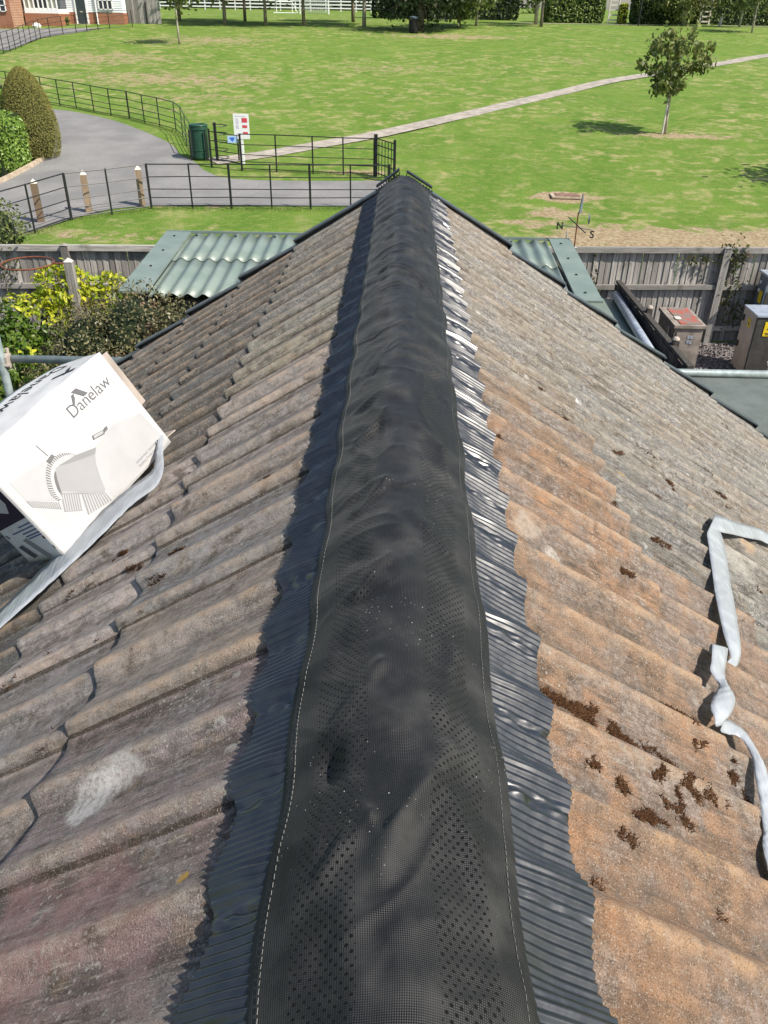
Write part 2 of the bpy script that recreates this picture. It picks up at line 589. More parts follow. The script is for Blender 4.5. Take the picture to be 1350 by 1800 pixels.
M_FENCE = wood('silvered_fence_wood', (.22, .205, .19), (.52, .49, .45))
M_FENCE_DARK = wood('dark_damp_fence_wood', (.035, .032, .028), (.11, .10, .09))
M_RAIL = wood('silvered_rail_wood', (.26, .245, .225), (.54, .51, .47), (0.05, 1, 1))
M_POSTWOOD = wood('oak_bollard_wood', (.24, .17, .115), (.40, .30, .21))
M_POSTCAP = plain('pale_post_top', (.58, .54, .48), .85)
M_IRON = plain('black_estate_iron', (.010, .011, .012), .45, .5, var=.3)
M_SCAF = plain('galvanised_scaffold_tube', (.23, .275, .275), .5, .4, .2, var=.22, scale=18, bump=.1)
t = NT('green_sheet_roofing', 0.42, 0.45)
c = t.mix(t.ramp(t.noise(2.3, 5), 0.35, 0.7), (0.150, 0.195, 0.168), (0.195, 0.24, 0.21))
c = t.mix(t.ramp(t.noise(30, 5, .7), 0.62, 0.74, 0, .5), c, (0.36, 0.38, 0.34))
t.color(c)
M_GREENROOF = t.m
M_FELT = plain('green_grey_roof_felt', (.115, .135, .125), .9, var=.12, scale=5, bump=.4)
M_BINGREEN = plain('dark_green_bin', (.012, .060, .034), .45, .5)
M_SIGNWHITE = plain('white_sign_panel', (.80, .81, .78), .45, var=.03)
M_SIGNRED = plain('red_sign_print', (.62, .07, .09), .5, var=.05)
M_SIGNPINK = plain('faint_pictogram_print', (.62, .60, .66), .5, var=.05)
M_SIGNBLUE = plain('blue_sign_print', (.05, .16, .55), .5, var=.05)
M_SIGNPALE = plain('pale_blue_sign_panel', (.42, .58, .80), .5, var=.05)
M_YELLOW = plain('yellow_warning_label', (.78, .56, .02), .5, var=.05)
M_CAB = plain('weathered_cabinet_brown', (.24, .205, .175), .75, var=.3, scale=7)
M_CABBEIGE = plain('beige_cabinet_panel', (.52, .43, .34), .65, var=.12, scale=4)
M_CABDARK = plain('dark_cabinet_front', (.055, .052, .048), .6, var=.2)
t = NT('faded_red_cabinet_top', 0.8, 0.25)
t.color(t.mix(t.ramp(t.noise(5, 5, .7), 0.42, 0.62), (0.19, 0.16, 0.14), (0.36, 0.085, 0.06)))
M_CABRED = t.m
M_LIDBLUE = plain('pale_metal_lid', (.40, .45, .52), .35, .5, .3)
M_GREYMETAL = plain('blue_grey_cabinet', (.13, .165, .20), .5, .5, .2)
M_RUST = plain('rusty_iron_ring', (.16, .055, .030), .85, var=.35, scale=30)
M_BARK = plain('grey_brown_bark', (.20, .165, .13), .95, var=.35, scale=12, bump=.8)
M_BARKPALE = plain('pale_young_bark', (.38, .34, .27), .9, var=.25, scale=14, bump=.5)
M_LEAF_YOUNG = leaf_material('olive_tree_leaves', (.065, .10, .022), (.24, .27, .085), (.34, .28, .09))
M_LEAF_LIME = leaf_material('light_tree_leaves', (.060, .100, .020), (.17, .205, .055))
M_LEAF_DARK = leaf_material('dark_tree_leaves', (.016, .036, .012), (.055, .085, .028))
M_LAUREL = leaf_material('laurel_leaves', (.09, .19, .025), (.30, .43, .08), None, .3, .35, .5)
M_YEW = leaf_material('yew_needles', (.13, .14, .035), (.32, .29, .09), None, .15, .7, .2)
M_GOLD = leaf_material('golden_shrub_leaves', (.20, .30, .02), (.62, .60, .05), None, .35, .4, .4)
M_GOLDLOW = leaf_material('green_shrub_leaves', (.04, .10, .012), (.15, .22, .03), None, .3, .4, .4)
M_BERBERIS = leaf_material('brown_green_shrub_leaves', (.05, .06, .02), (.22, .20, .09), (.25, .14, .09), .25, .4, .5)
M_HEDGE = leaf_material('far_hedge_leaves', (.05, .09, .02), (.18, .235, .06), None, .2)
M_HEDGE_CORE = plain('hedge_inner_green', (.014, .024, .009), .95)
M_IVY = leaf_material('ivy_leaves', (.03, .06, .015), (.12, .13, .04), (.16, .07, .03))
M_WEATHERBOARD = plain('white_weatherboard', (.78, .79, .80), .6, var=.04)
t = NT('red_brick', 0.9, 0.2)
br = t.n('TexBrick')
t.put(br.inputs['Vector'], t.n('TexCoord').outputs['Object'])
mp = t.n('Mapping'); mp.inputs['Rotation'].default_value = (R(90), 0, 0)
t.put(mp.inputs['Vector'], t.n('TexCoord').outputs['Object']); t.put(br.inputs['Vector'], mp.outputs[0])
br.inputs['Scale'].default_value = 4.4
for k, cc in (('Color1', (.27, .095, .05, 1)), ('Color2', (.34, .13, .07, 1)), ('Mortar', (.40, .30, .22, 1))):
    br.inputs[k].default_value = cc
t.color(t.mix(t.ramp(t.noise(2, 4), .4, .7, 0, .4), br.outputs['Color'], (.22, .075, .04)))
M_BRICK = t.m
M_WHITEPAINT = plain('white_paint', (.78, .78, .77), .5, var=.04)
M_GLASS = plain('dark_window_glass', (.035, .042, .05), .08, .6, var=.2)
M_CURTAIN = plain('cream_curtain', (.45, .44, .36), .8)
M_DOOR = plain('dark_slate_door', (.035, .048, .052), .45, .4)
M_ROOFTILE = plain('house_roof_tiles', (.20, .085, .055), .9, var=.3, scale=9, bump=.6)
M_RENDERWALL = plain('cream_render_wall', (.50, .46, .39), .9, var=.1)
M_DECK = plain('roofing_underlay', (.03, .03, .03), .9)
M_BINBLACK = plain('black_litter_bin', (.012, .013, .013), .5)
M_NET = plain('white_net', (.72, .74, .75), .7)
M_MUDIRON = plain('rusty_manhole_cover', (.20, .12, .09), .85, var=.3)

# ------------------------------------------------------------------ ground and terrain
def bareness(x, y):
    b = 0.0
    if 15.0 < y < 25.5 and x > 2.5:
        b = max(b, (1 - min(1, abs(y - 22.6) / 2.6)) * min(1, max(0, (x - 3.0) / 1.8)) * 1.05)
    if y < 25 and x < 2:
        b = max(b, 0.5 * math.exp(-((y - 21.8) / .8) ** 2))
    for cx, cy, rx, ry, k in ((5.2, 27.2, 1.15, .75, 1.2), (11.8, 37.2, 3.6, 1.1, .7), (9.4, 40.6, 1.6, .8, .55), (4.7, 25.2, 1.2, 1.0, .8), (3.8, 24.0, 2.0, 1.0, .6),
                              (3.5, 74.5, 9, 3, .62), (-15, 69, 8, 5, .58), (-13, 50, 10, 5.0, .58), (-1, 56, 8, 4, .48), (-20, 58, 9, 6, .58), (12, 60, 8, 4, .45), (-10, 44, 6, 3, .5), (-24, 48, 6, 4, .55), (-6, 25.35, 2.0, .30, .65), (-1.5, 29.9, 1.8, .5, .8), (-8.7, 40.5, 6, 1.0, .45)):
        d = ((x - cx) / rx) ** 2 + ((y - cy) / ry) ** 2
        b = max(b, k * math.exp(-d))
    return b

gx = sorted(set([-300, -200, -130, -90, -60, -45] + list(np.arange(-36, 40.1, .45)) + [46, 60, 90, 130, 200, 300]))
gy = sorted(set([-60, -30, -12, 0, 8, 13] + list(np.arange(15, 48, .3)) + list(np.arange(48, 90, 1.0)) + [95, 102, 112, 130, 160, 200, 300, 500]))
V, F, BARE = [], [], []
for y in gy:
    for x in gx:
        bump_z = 0.05 * noise.noise((x * .12, y * .12, 0)) if y > 28 else 0
        V.append((x, y, zt(y) + bump_z * min(1, (y - 28) / 6 if y > 28 else 0)))
        BARE.append(bareness(x, y))
NX = len(gx)
F = np.array([(j * NX + i, j * NX + i + 1, (j + 1) * NX + i + 1, (j + 1) * NX + i) for j in range(len(gy) - 1) for i in range(NX - 1)])
me = mesh('grass_ground', V, F, M_GRASS, True)
me.attributes.new('bare', 'FLOAT', 'POINT').data.foreach_set('value', np.array(BARE, dtype=np.float32))
tag(link('grass_ground', me), kind='structure', label='mown green park grass with dry straw patches')

# garden behind the house: soil, gravel compound
def sheet(name, x0, x1, y0, y1, z, mat, label=None):
    o = link(name, mesh(name, [(x0, y0, z), (x1, y0, z), (x1, y1, z), (x0, y1, z)], [(0, 1, 2, 3)], mat))
    return tag(o, label, kind='structure')
sheet('garden_soil', -14, 4.2, -8, 14.3, .008, M_SOIL, 'dark soil of the back garden bed')
# slate gravel yard with a relief of real chips on top
sheet('gravel_yard', 4.2, 12, 4, 15.2, .012, M_GRAVEL, 'slate chippings between the cabinets and the fence')
n = 9000
pc = np.stack([RNG.uniform(4.3, 8.5, n), RNG.uniform(10.5, 15.1, n), RNG.uniform(.02, .05, n)], 1)
gm = leaf_mesh('slate_chip', pc, .055, None, aspect=.7, fold=-.5)
tt = NT('slate_chip', .8, .3)
tt.color(tt.mix(tt.n('NewGeometry').outputs['Random Per Island'], (.05, .045, .047), (.30, .26, .25)))
gm.materials.append(tt.m)
tag(link('slate_chips', gm), 'loose slate chips scattered over the yard', kind='stuff')

# driveway: two edges that sweep from upper left to the field gate on the right
left_edge = [(-27, 40), (-22, 37.5), (-17.5, 34.5), (-14.2, 32.6), (-13.05, 31.3), (-12.9, 29.9), (-13.0, 28.5), (-14.0, 26.6), (-15, 25)]
drive_far = smooth_line([(-30, 48.5, 0), (-22, 43.4, 0), (-16.3, 40.6, 0), (-14.9, 39.9, 0), (-12.7, 38.2, 0), (-10.5, 35.7, 0), (-9.0, 33.6, 0), (-8.25, 31.9, 0), (-7.5, 30.9, 0), (-6.9, 29.7, 0), (-5.9, 28.7, 0), (-4.0, 28.5, 0), (-1.1, 28.7, 0), (-.25, 28.8, 0)], 6)
drive_near = smooth_line([(-30, 41.5, 0), (-24, 38.2, 0), (-19, 35.2, 0), (-15.5, 33.2, 0), (-13.6, 32.2, 0), (-12.95, 30.9, 0), (-13.0, 28.6, 0), (-13.2, 25.8, 0), (-12.4, 22.0, 0), (-10.2, 22.0, 0), (-9.5, 23.5, 0), (-7.6, 25.15, 0), (-1.3, 25.6, 0), (-.25, 25.7, 0)], 6)
o = strip('asphalt_drive', [(p.x, p.y) for p in drive_far], [(p.x, p.y) for p in drive_near], M_ASPHALT, .02, 10)
tag(o, 'grey asphalt drive curving from the hedge to the field gate', kind='structure')
# kerb edging by the clipped yew
kb = MB()
kl = [p for p in drive_near if -15.6 < p.x < -12.7 and p.y > 25.7]
kpts = [(p.x - .06, p.y, zt(p.y) + .05) for p in kl]
for a, b in zip(kpts[:-1], kpts[1:]):
    kb.bar(a, b, .14, .16)
tag(kb.build('kerb_edging', M_KERB), 'pale kerb edging round the hedge and yew', kind='structure')
# footpath across the park
pc_ = smooth_line([(-6.9, 31.0, 0), (-4.9, 32.5, 0), (-3.3, 34.1, 0), (-1.4, 35.9, 0), (1.0, 38.7, 0), (3.76, 42.1, 0), (6.3, 45.3, 0), (8.8, 48.4, 0), (11.3, 51.6, 0), (13.8, 54.1, 0), (20.9, 60.7, 0), (25.6, 65.4, 0), (36, 74, 0)], 6)
la, ra = [], []
for i, p in enumerate(pc_):
    d = (pc_[min(i + 1, len(pc_) - 1)] - pc_[max(i - 1, 0)]).normalized()
    wv = .50 + .07 * noise.noise((i * .6, 0, 0))
    la.append((p.x - d.y * wv, p.y + d.x * wv)); ra.append((p.x + d.y * wv, p.y - d.x * wv))
tag(strip('park_footpath', la, ra, M_PATH, .03, 3), 'pale narrow footpath curving across the park', kind='structure')
# far lane behind the hedge row
tag(strip('far_lane', [(10, 90.3), (24, 91.3), (45, 93.5)], [(10, 89.5), (24, 90.5), (45, 92.5)], M_PATH, .03, 2), 'thin pale lane in front of the far hedges', kind='structure')
sd1 = strip('house_forecourt', [(-45, 66), (-28.3, 66), (-27.9, 70), (-26.6, 74.5)], [(-45, 60), (-26.6, 61), (-27.2, 68.6), (-25.2, 74.3)], M_ASPHALT, .03, 4)
tag(sd1, 'asphalt forecourt beside the white house', kind='structure')
sd2 = strip('house_forecourt_yard', [(-45, 73.8), (-33, 73.8), (-28, 75.6), (-24.8, 76.4)], [(-45, 66), (-28.3, 66), (-27.9, 70), (-25.6, 75.2)], M_ASPHALT, .026, 4)
tag(sd2, 'asphalt yard in front of the brick plinth', kind='structure')

# ------------------------------------------------------------------ the tiled roof
COVER, EXPO, TLEN, TAIL0, VERGE_Y = 0.300, 0.392, 0.470, 0.683, 4.605
JOINT0 = 0.705 - 4 * COVER               # world y of the first side joint
NCOL, NROW = 17, 8

PROF_H = 0.026
def prof(y):
    """height of the two-roll tile profile; crests at y = 0, COVER/2, COVER"""
    f = (y / (COVER / 2)) % 1.0
    if f < .30:
        q = f / .30
        return PROF_H * (1 - q * q * (3 - 2 * q))
    q = (f - .30) / .70
    return PROF_H * q ** 1.6

def wprof(sg, y):
    """profile height at a world y (tiles on the left slope are turned round)"""
    yy = (y - JOINT0) % COVER
    return prof(yy if sg > 0 else COVER - yy)

def make_tile_mesh(seed):
    rnd = random.Random(seed)
    xs = [TLEN * i / 26 for i in range(27)]
    ys = [-0.001 + (COVER + 0.019) * i / 60 for i in range(61)]
    V, F, CR, LAP = [], [], [], []
    chips = [(rnd.uniform(.0, COVER), rnd.uniform(.008, .022), rnd.uniform(.003, .009)) for _ in range(4)]
    def tail_shift(y):
        s = 0.0022 * noise.noise((y * 22, seed * 3.1, 0)) + 0.0045 * math.cos(4 * math.pi * y / COVER)
        for cy, cw, cdp in chips:
            s -= cdp * math.exp(-((y - cy) / cw) ** 2)
        return s
    def zed(x, y):
        z = prof(y)
        z -= 0.013 * max(0.0, 1 - max(0.0, y - .016) / .024) if y < .040 else 0.0
        z += 0.0012 * noise.noise((x * 16, y * 16, seed * 5.3)) + 0.0009 * noise.noise((x * 45, y * 45, seed * 2.3))
        e = y - (COVER + .006)                    # rounded lapping edge
        if e > 0:
            z -= 0.006 * (e / .012) ** 2
        return z
    rows = []
    for x in xs:
        row = []
        for y in ys:
            xx = x + tail_shift(y) * max(0, (x - TLEN + .05) / .05)
            row.append((xx, y, zed(x, y)))
        rows.append(row)
    last = rows[-1]
    rows.append([(x + .0045, y, z - .0022) for x, y, z in last])
    rows.append([(x + .0065, y, z - .0062) for x, y, z in last])
    rows.append([(x + .0058, y, z - .0095) for x, y, z in last])
    rows.append([(x + .001, y, z - .0125) for x, y, z in last])
    for row in rows:
        for j, p in enumerate(row):
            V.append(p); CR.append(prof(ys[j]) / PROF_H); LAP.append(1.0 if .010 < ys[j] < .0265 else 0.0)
    ny = len(ys)
    for i in range(len(rows) - 1):
        for j in range(ny - 1):
            F.append((i * ny + j, (i + 1) * ny + j, (i + 1) * ny + j + 1, i * ny + j + 1))
    # side skirt of the lapping edge
    b0 = len(V)
    for i, row in enumerate(rows):
        x, y, z = row[-1]
        V.append((x, y - .001, z - .016)); CR.append(.3); LAP.append(1.0)
    for i in range(len(rows) - 1):
        a = i * ny + ny - 1
        F.append((a, a + ny, b0 + i + 1, b0 + i))
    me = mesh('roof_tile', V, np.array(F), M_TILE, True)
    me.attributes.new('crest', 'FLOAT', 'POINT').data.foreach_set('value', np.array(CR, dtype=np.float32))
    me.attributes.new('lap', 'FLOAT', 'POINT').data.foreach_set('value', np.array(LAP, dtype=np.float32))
    return me

TILES = [make_tile_mesh(s) for s in range(10)]
LIFT = math.atan2(0.013, EXPO)

bung = thing('bungalow', (0, 0, 0), 'tiled bungalow roof in the foreground, brown near and grey far', 'building')
slopes = {}
for sg, nm in ((-1, 'left'), (1, 'right')):
    d = MB()
    A = [on_roof(sg, 0, -.6, -.03), on_roof(sg, 0, VERGE_Y - .01, -.03), on_roof(sg, 3.46, VERGE_Y - .01, -.03), on_roof(sg, 3.46, -.6, -.03)]
    B = [on_roof(sg, 0, -.6, -.13), on_roof(sg, 0, VERGE_Y - .01, -.13), on_roof(sg, 3.46, VERGE_Y - .01, -.13), on_roof(sg, 3.46, -.6, -.13)]
    d.add(A + B, [(0, 1, 2, 3), (7, 6, 5, 4), (0, 4, 5, 1), (1, 5, 6, 2), (2, 6, 7, 3), (3, 7, 4, 0)])
    slopes[sg] = d.build('roof_slope', M_DECK, bung)
    slopes[sg]['label'] = 'sunlit slope of brown and grey tiles' if sg > 0 else 'raked slope of grey and rust tiles'

def tile_colour(sg, row, y, rnd):
    f_ = rnd.uniform(.78, 1.18); w_ = rnd.uniform(-.07, .07)
    j = lambda a: (a[0] * f_ * (1 + w_), a[1] * f_, a[2] * f_ * (1 - w_))
    if sg > 0:
        if row == 0:
            if y < 1.75: return (*j((.36, .222, .135)), rnd.uniform(.2, .5))
            if y < 2.1: return (*j((.34, .225, .145)), rnd.uniform(.3, .6))
            return (*j((.27, .225, .17)), rnd.uniform(.7, 1))
        if row == 1 and y < 1.4: return (*j((.33, .225, .16)), rnd.uniform(.3, .6))
        return (*j((.24, .222, .19)), rnd.uniform(.75, 1))
    if row == 0:
        if y < .75: return (*j((.34, .265, .26)), rnd.uniform(.45, .7))
        if y < 2.5: return (*j(rnd.choice([(.48, .385, .335), (.49, .42, .37), (.44, .40, .38), (.54, .39, .30)])), rnd.uniform(.25, .6))
        if y < 3.1: return (*j((.34, .31, .24)), .7)
        return (*j((.24, .222, .19)), rnd.uniform(.5, .75))
    if row == 1 and y < 2.2: return (*j((.46, .40, .385)), rnd.uniform(.4, .7))
    return (*j((.12, .118, .114)), rnd.uniform(.28, .5))

for sg in (-1, 1):
    xax, zax = Vector((sg * CP, 0, -SP)), Vector((sg * SP, 0, CP))
    yax = zax.cross(xax)
    for row in range(NROW):
        for c in range(NCOL):
            rnd = random.Random(sg * 1000 + row * 50 + c)
            yj = JOINT0 + c * COVER
            tail = TAIL0 + EXPO * row + rnd.uniform(-.004, .004)
            y0 = yj + COVER if sg < 0 else yj
            a = LIFT + rnd.uniform(-.004, .004)
            tx = (xax * math.cos(a) + zax * math.sin(a))
            tz = (zax * math.cos(a) - xax * math.sin(a))
            org = on_roof(sg, tail, y0, .012 + rnd.uniform(-.0008, .0012)) - tx * TLEN
            mw = Matrix(((tx.x, yax.x, tz.x, org.x), (tx.y, yax.y, tz.y, org.y), (tx.z, yax.z, tz.z, org.z), (0, 0, 0, 1)))
            mw = mw @ Matrix.Rotation(rnd.uniform(-.006, .006), 4, 'Z')
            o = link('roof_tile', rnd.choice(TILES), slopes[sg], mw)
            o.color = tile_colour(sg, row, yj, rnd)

# verge caps: one dry-verge unit per course on the far gable, each lapping the next
def verge_cap(sg, row):
    s1 = TAIL0 + EXPO * row + .012
    s0 = s1 - EXPO - .03 if row else .03
    h0, h1 = .020, .056
    b = MB()
    y0, y1 = VERGE_Y - .038, VERGE_Y + .022
    P = lambda s, y, h: on_roof(sg, s, y, h)
    v = [P(s0, y0, h0), P(s1, y0, h1), P(s1, y1, h1), P(s0, y1, h0),
         P(s0, y0, h0 - .008), P(s1, y0, h1 - .008), P(s1, y1, h1 - .075), P(s0, y1, h0 - .075),
         P(s0, y1 - .008, h0 - .075), P(s1, y1 - .008, h1 - .075), P(s0, y1 - .008, h0 - .008), P(s1, y1 - .008, h1 - .008)]
    b.add(v, [(0, 1, 2, 3), (0, 4, 5, 1), (3, 2, 6, 7), (4, 10, 11, 5), (7, 6, 9, 8), (8, 9, 11, 10)])
    b.add([P(s1, y0, h1), P(s1, y1, h1), P(s1, y1, h1 - .075), P(s1, y0, h1 - .035)], [(0, 1, 2, 3)])
    b.add([P(s1 - .004, y0, h1 - .001), P(s1 - .004, y1, h1 - .001), P(s1 - .004, y1, h1 - .075), P(s1 - .004, y0, h1 - .035)], [(3, 2, 1, 0)])
    return b.build('verge_cap', M_VERGE, slopes[sg])
for sg in (-1, 1):
    for row in range(NROW):
        verge_cap(sg, row)

# ridge end cap: two sloping lips with a V between and a perforated face
ec = MB()
for sg in (-1, 1):
    top = Vector((sg * .020 - .008, VERGE_Y + .005, RIDGE_Z + .042 - (.008 if sg > 0 else 0)))
    low = Vector((sg * .15, VERGE_Y + .005, RIDGE_Z - .045))
    ec.bar(top, low, .055, .009)
    f0 = top + Vector((0, -.035, -.008)); f1 = low + Vector((0, -.035, -.008))
    for k in range(10):                      # perforated web: thin lattice with gaps between
        p = f0.lerp(f1, k / 9)
        ec.bar(p, Vector((p.x, p.y, RIDGE_Z - .09)), .006, .004, up=(0, 1, 0))
    for k in range(6):
        z = .013 * (k + 1)
        ec.bar(f0 + Vector((0, .001, -z)), f1 + Vector((0, .001, -z)), .005, .006)
ecap = ec.build('ridge_end_cap', M_VERGE_BLACK, bung)
# gable wall, side walls and gutters of the bungalow
wl = MB()
GY = VERGE_Y - .08
wl.add([(-2.6, GY, 0), (2.6, GY, 0), (2.6, GY, 2.7), (0, GY, 4.45), (-2.6, GY, 2.7), (-2.6, GY - .25, 0), (2.6, GY - .25, 0), (2.6, GY - .25, 2.7), (0, GY - .25, 4.45), (-2.6, GY - .25, 2.7)],
       [(4, 3, 2, 1, 0), (5, 6, 7, 8, 9), (0, 1, 6, 5), (1, 2, 7, 6), (2, 3, 8, 7), (3, 4, 9, 8), (4, 0, 5, 9)])
wl.build('gable_wall', M_BRICK, bung)
for sg in (-1, 1):
    MB().box((sg * 2.5, 1.0, 1.35), (.2, 6.6, 2.7)).build('side_wall', M_BRICK, bung)
    MB().tube([on_roof(sg, 3.5, -.6, -.06), on_roof(sg, 3.5, VERGE_Y, -.06)], .055, 10).build('gutter', M_VERGE_BLACK, bung)

# ------------------------------------------------------------------ ridge roll: membrane, stitched seams, pleated foil skirts
def tile_top(sg, y, s):
    """height of the first course above the slope plane at distance s"""
    return wprof(sg, y) + .012 - .013 * (TAIL0 - s) / EXPO

def fbm(x, y, z, o=4):
    return noise.fractal((x, y, z), 1.0, 2.0, o)

DENTS = []
_r = random.Random(5)
yy = .42
while yy < 4.5:
    DENTS.append((-_r.uniform(.050, .085), yy, _r.uniform(.012, .022), _r.uniform(.018, .032), _r.uniform(.006, .013)))
    yy += _r.uniform(.12, .27)
yy = .50
while yy < 4.5:
    DENTS.append((_r.uniform(.055, .09), yy, _r.uniform(.012, .02), _r.uniform(.03, .055), _r.uniform(.003, .009)))
    yy += _r.uniform(.2, .36)
FOLDS = [(.060, .66, -.012, .50, .016, .011), (.085, .86, .055, .72, .014, .008), (-.03, .56, -.075, .50, .012, .007), (-.025, .80, -.085, .70, .015, .008), (-.07, .97, -.02, 1.04, .014, .007),
         (.02, 1.18, .08, 1.10, .014, .006), (-.08, 1.22, -.03, 1.30, .014, .008), (.03, 1.55, .09, 1.48, .013, .006), (-.09, 1.52, -.03, 1.62, .013, .008), (.07, .60, .10, .46, .012, .007)]

def membrane_z(x, y):
    base = RIDGE_Z + .014 - math.sqrt((x * math.tan(PITCH)) ** 2 + .034 ** 2) + .034 - .012 * (abs(x) / .12) ** 2
    w = max(0.0, 1 - (abs(x) / .14) ** 4)
    z = base + .008 * fbm(x * 5, y * 3.6, 1.7, 2) * (w + .25) + .0035 * fbm(x * 16, y * 13, 4.2, 3) * (w + .1)
    cz_ = 1 - abs(noise.noise((x * 11 + 3 * noise.noise((x * 4, y * 4, 2)), y * 7, 6.0))) * 2.6
    z += .0045 * max(0, cz_) ** 2 * (w + .15)
    # tile rolls telegraph through at the sides
    side = min(1, abs(x) / .12) ** 2
    z += .35 * (wprof(1 if x > 0 else -1, y) - .010) * side
    # tension wrinkles across, stronger far away
    z += .0022 * math.sin(y * 46 + 3 * fbm(x * 6, y * 2, 9, 2) + x * 12) * w * min(1, max(.15, (y - 1.2) / 1.5))
    for dx, dy, sx, sy, k in DENTS:
        if abs(y - dy) < .12:
            e = ((x - dx) / sx) ** 2 + ((y - dy) / sy) ** 2
            z -= k * math.exp(-e)
            z += .55 * k * math.exp(-(((x - dx - .022) / (sx * 1.2)) ** 2 + ((y - dy - .02) / (sy * 1.3)) ** 2))
    for ax, ay, bx, by, wd, k in FOLDS:
        if min(ay, by) - .08 < y < max(ay, by) + .08:
            tx, ty = bx - ax, by - ay
            L2 = tx * tx + ty * ty
            q = max(0, min(1, ((x - ax) * tx + (y - ay) * ty) / L2))
            qx, qy = ax + tx * q, ay + ty * q
            dd = math.hypot(x - qx, y - qy)
            z += 1.15 * k * math.exp(-(dd / wd) ** 2)
    return z

def edge_half(sg, y):
    return (.146 if sg < 0 else .137) + .0040 * math.sin(2 * math.pi * (y - JOINT0) / COVER + (0 if sg < 0 else 2.6)) + .004 * noise.noise((y * 5, sg * 9.0, 0))

Y0, Y1 = -.35, VERGE_Y - .03
na, nb = 76, 1150
ysm = [Y0 + (Y1 - Y0) * (i / (nb - 1)) for i in range(nb)]
V = []; UVs = []
for y in ysm:
    hl, hr = edge_half(-1, y), edge_half(1, y)
    for i in range(na):
        a = -1 + 2 * i / (na - 1)
        x = a * (hr if a > 0 else hl)
        z = membrane_z(x, y)
        e = max(0, abs(a) - .93) / .07
        z -= .006 * e * e
        V.append((x + .003 * math.sin(y * 21) * (1 - a * a), y, z))
        UVs.append((a * .132, y))
F = np.array([(j * na + i, j * na + i + 1, (j + 1) * na + i + 1, (j + 1) * na + i) for j in range(nb - 1) for i in range(na - 1)])
rr_ = thing('ridge_roll', (0, 0, 0), 'black ventilating ridge roll along the roof ridge, woven centre and pleated foil sides', 'ridge roll')
me = mesh('membrane', V, F, M_MEMBRANE, True)
uvl = me.uv_layers.new(name='UVMap')
uva = np.array(UVs, dtype=np.float32)[F.ravel()]
uvl.data.foreach_set('uv', uva.ravel())
memb = link('membrane', me, rr_)
# stitched seams
for sg in (-1, 1):
    V, F = [], []
    y = Y0 + .01
    while y < Y1 - .02:
        hx = sg * (edge_half(sg, y) * .90)
        L = .0055
        zz = [membrane_z(hx, y + q) + .0012 for q in (0, L)]
        n0 = len(V)
        V += [(hx - .00045, y, zz[0]), (hx + .00045, y, zz[0]), (hx + .00045, y + L, zz[1]), (hx - .00045, y + L, zz[1]),
              (hx, y, zz[0] + .0007), (hx, y + L, zz[1] + .0007)]
        F += [(n0, n0 + 4, n0 + 5, n0 + 3), (n0 + 4, n0 + 1, n0 + 2, n0 + 5)]
        y += .0085 + .0006 * noise.noise((y * 40, 0, 0))
    st = link('stitched_seam', mesh('stitched_seam', V, F, M_STITCH), memb)
    st['kind'] = 'stuff'

# pleated foil skirts
def foil(sg):
    P, period = [], .0120
    nx_ = 14
    step = period / 10
    ny_ = int((Y1 - Y0) / step)
    ph = 0.0
    for i in range(ny_ + 1):
        y = Y0 + i * step
        q = (y - JOINT0) / COVER
        frac = (q + .10 * noise.noise((q * 1.3, sg * 3.0, 1))) % 0.5 / 0.5            # 0 at each roll crest
        crush = math.exp(-((frac - .74) / .10) ** 2) if (int(math.floor(q * 2)) + (0 if sg < 0 else 1)) % 2 == 0 else .75 * math.exp(-((frac - .70) / .07) ** 2)
        crush = min(1, crush * (.8 + .5 * noise.noise((y * 3.1, sg * 2.0, 5))))
        ph += 2 * math.pi / 10 * (1 + .10 * noise.noise((y * 9, sg * 7.0, 0)))
        pl = math.sin(ph)
        pl = math.asin(max(-.97, min(.97, pl))) / 1.33          # near-triangular pleat
        amp = .0019 * (1 - .8 * crush) * (.92 + .2 * noise.noise((y * 4, 3.0, sg * 2.0)))
        s_out = (.240 if sg < 0 else .254) + .005 * noise.noise((y * 4.5, sg * 4.0, 2)) + .004 * math.cos(4 * math.pi * q) - .003 * crush
        hx = edge_half(sg, y) - .012
        drop = RIDGE_Z - (membrane_z(sg * hx, y) - .008)
        s_in, h_in = CP * hx + SP * drop, SP * hx - CP * drop
        for k in range(nx_):
            t_ = k / (nx_ - 1)
            s = s_in + (s_out - s_in) * t_
            hb = tile_top(sg, y, s) * .66 + .0132
            bl = min(1, t_ / .55); bl = bl * bl * (3 - 2 * bl)
            h = h_in * (1 - bl) + hb * bl
            skew = .0
            cr = crush * .0075 * fbm(s * 38, y * 60, sg * 5.0, 3) + .0006 * fbm(s * 12, y * 12, sg * 3.0, 2)
            h += pl * amp + cr
            p = on_roof(sg, s, y + skew * .5, h)
            P.append(p)
    F = np.array([(j * nx_ + i, j * nx_ + i + 1, (j + 1) * nx_ + i + 1, (j + 1) * nx_ + i) for j in range(ny_) for i in range(nx_ - 1)])
    o = link('foil_skirt', mesh('foil_skirt', P, F, M_FOIL, True), rr_)
    o['label'] = 'silvery sunlit pleated foil' if sg > 0 else 'blue black shaded pleated foil'
foil(-1); foil(1)

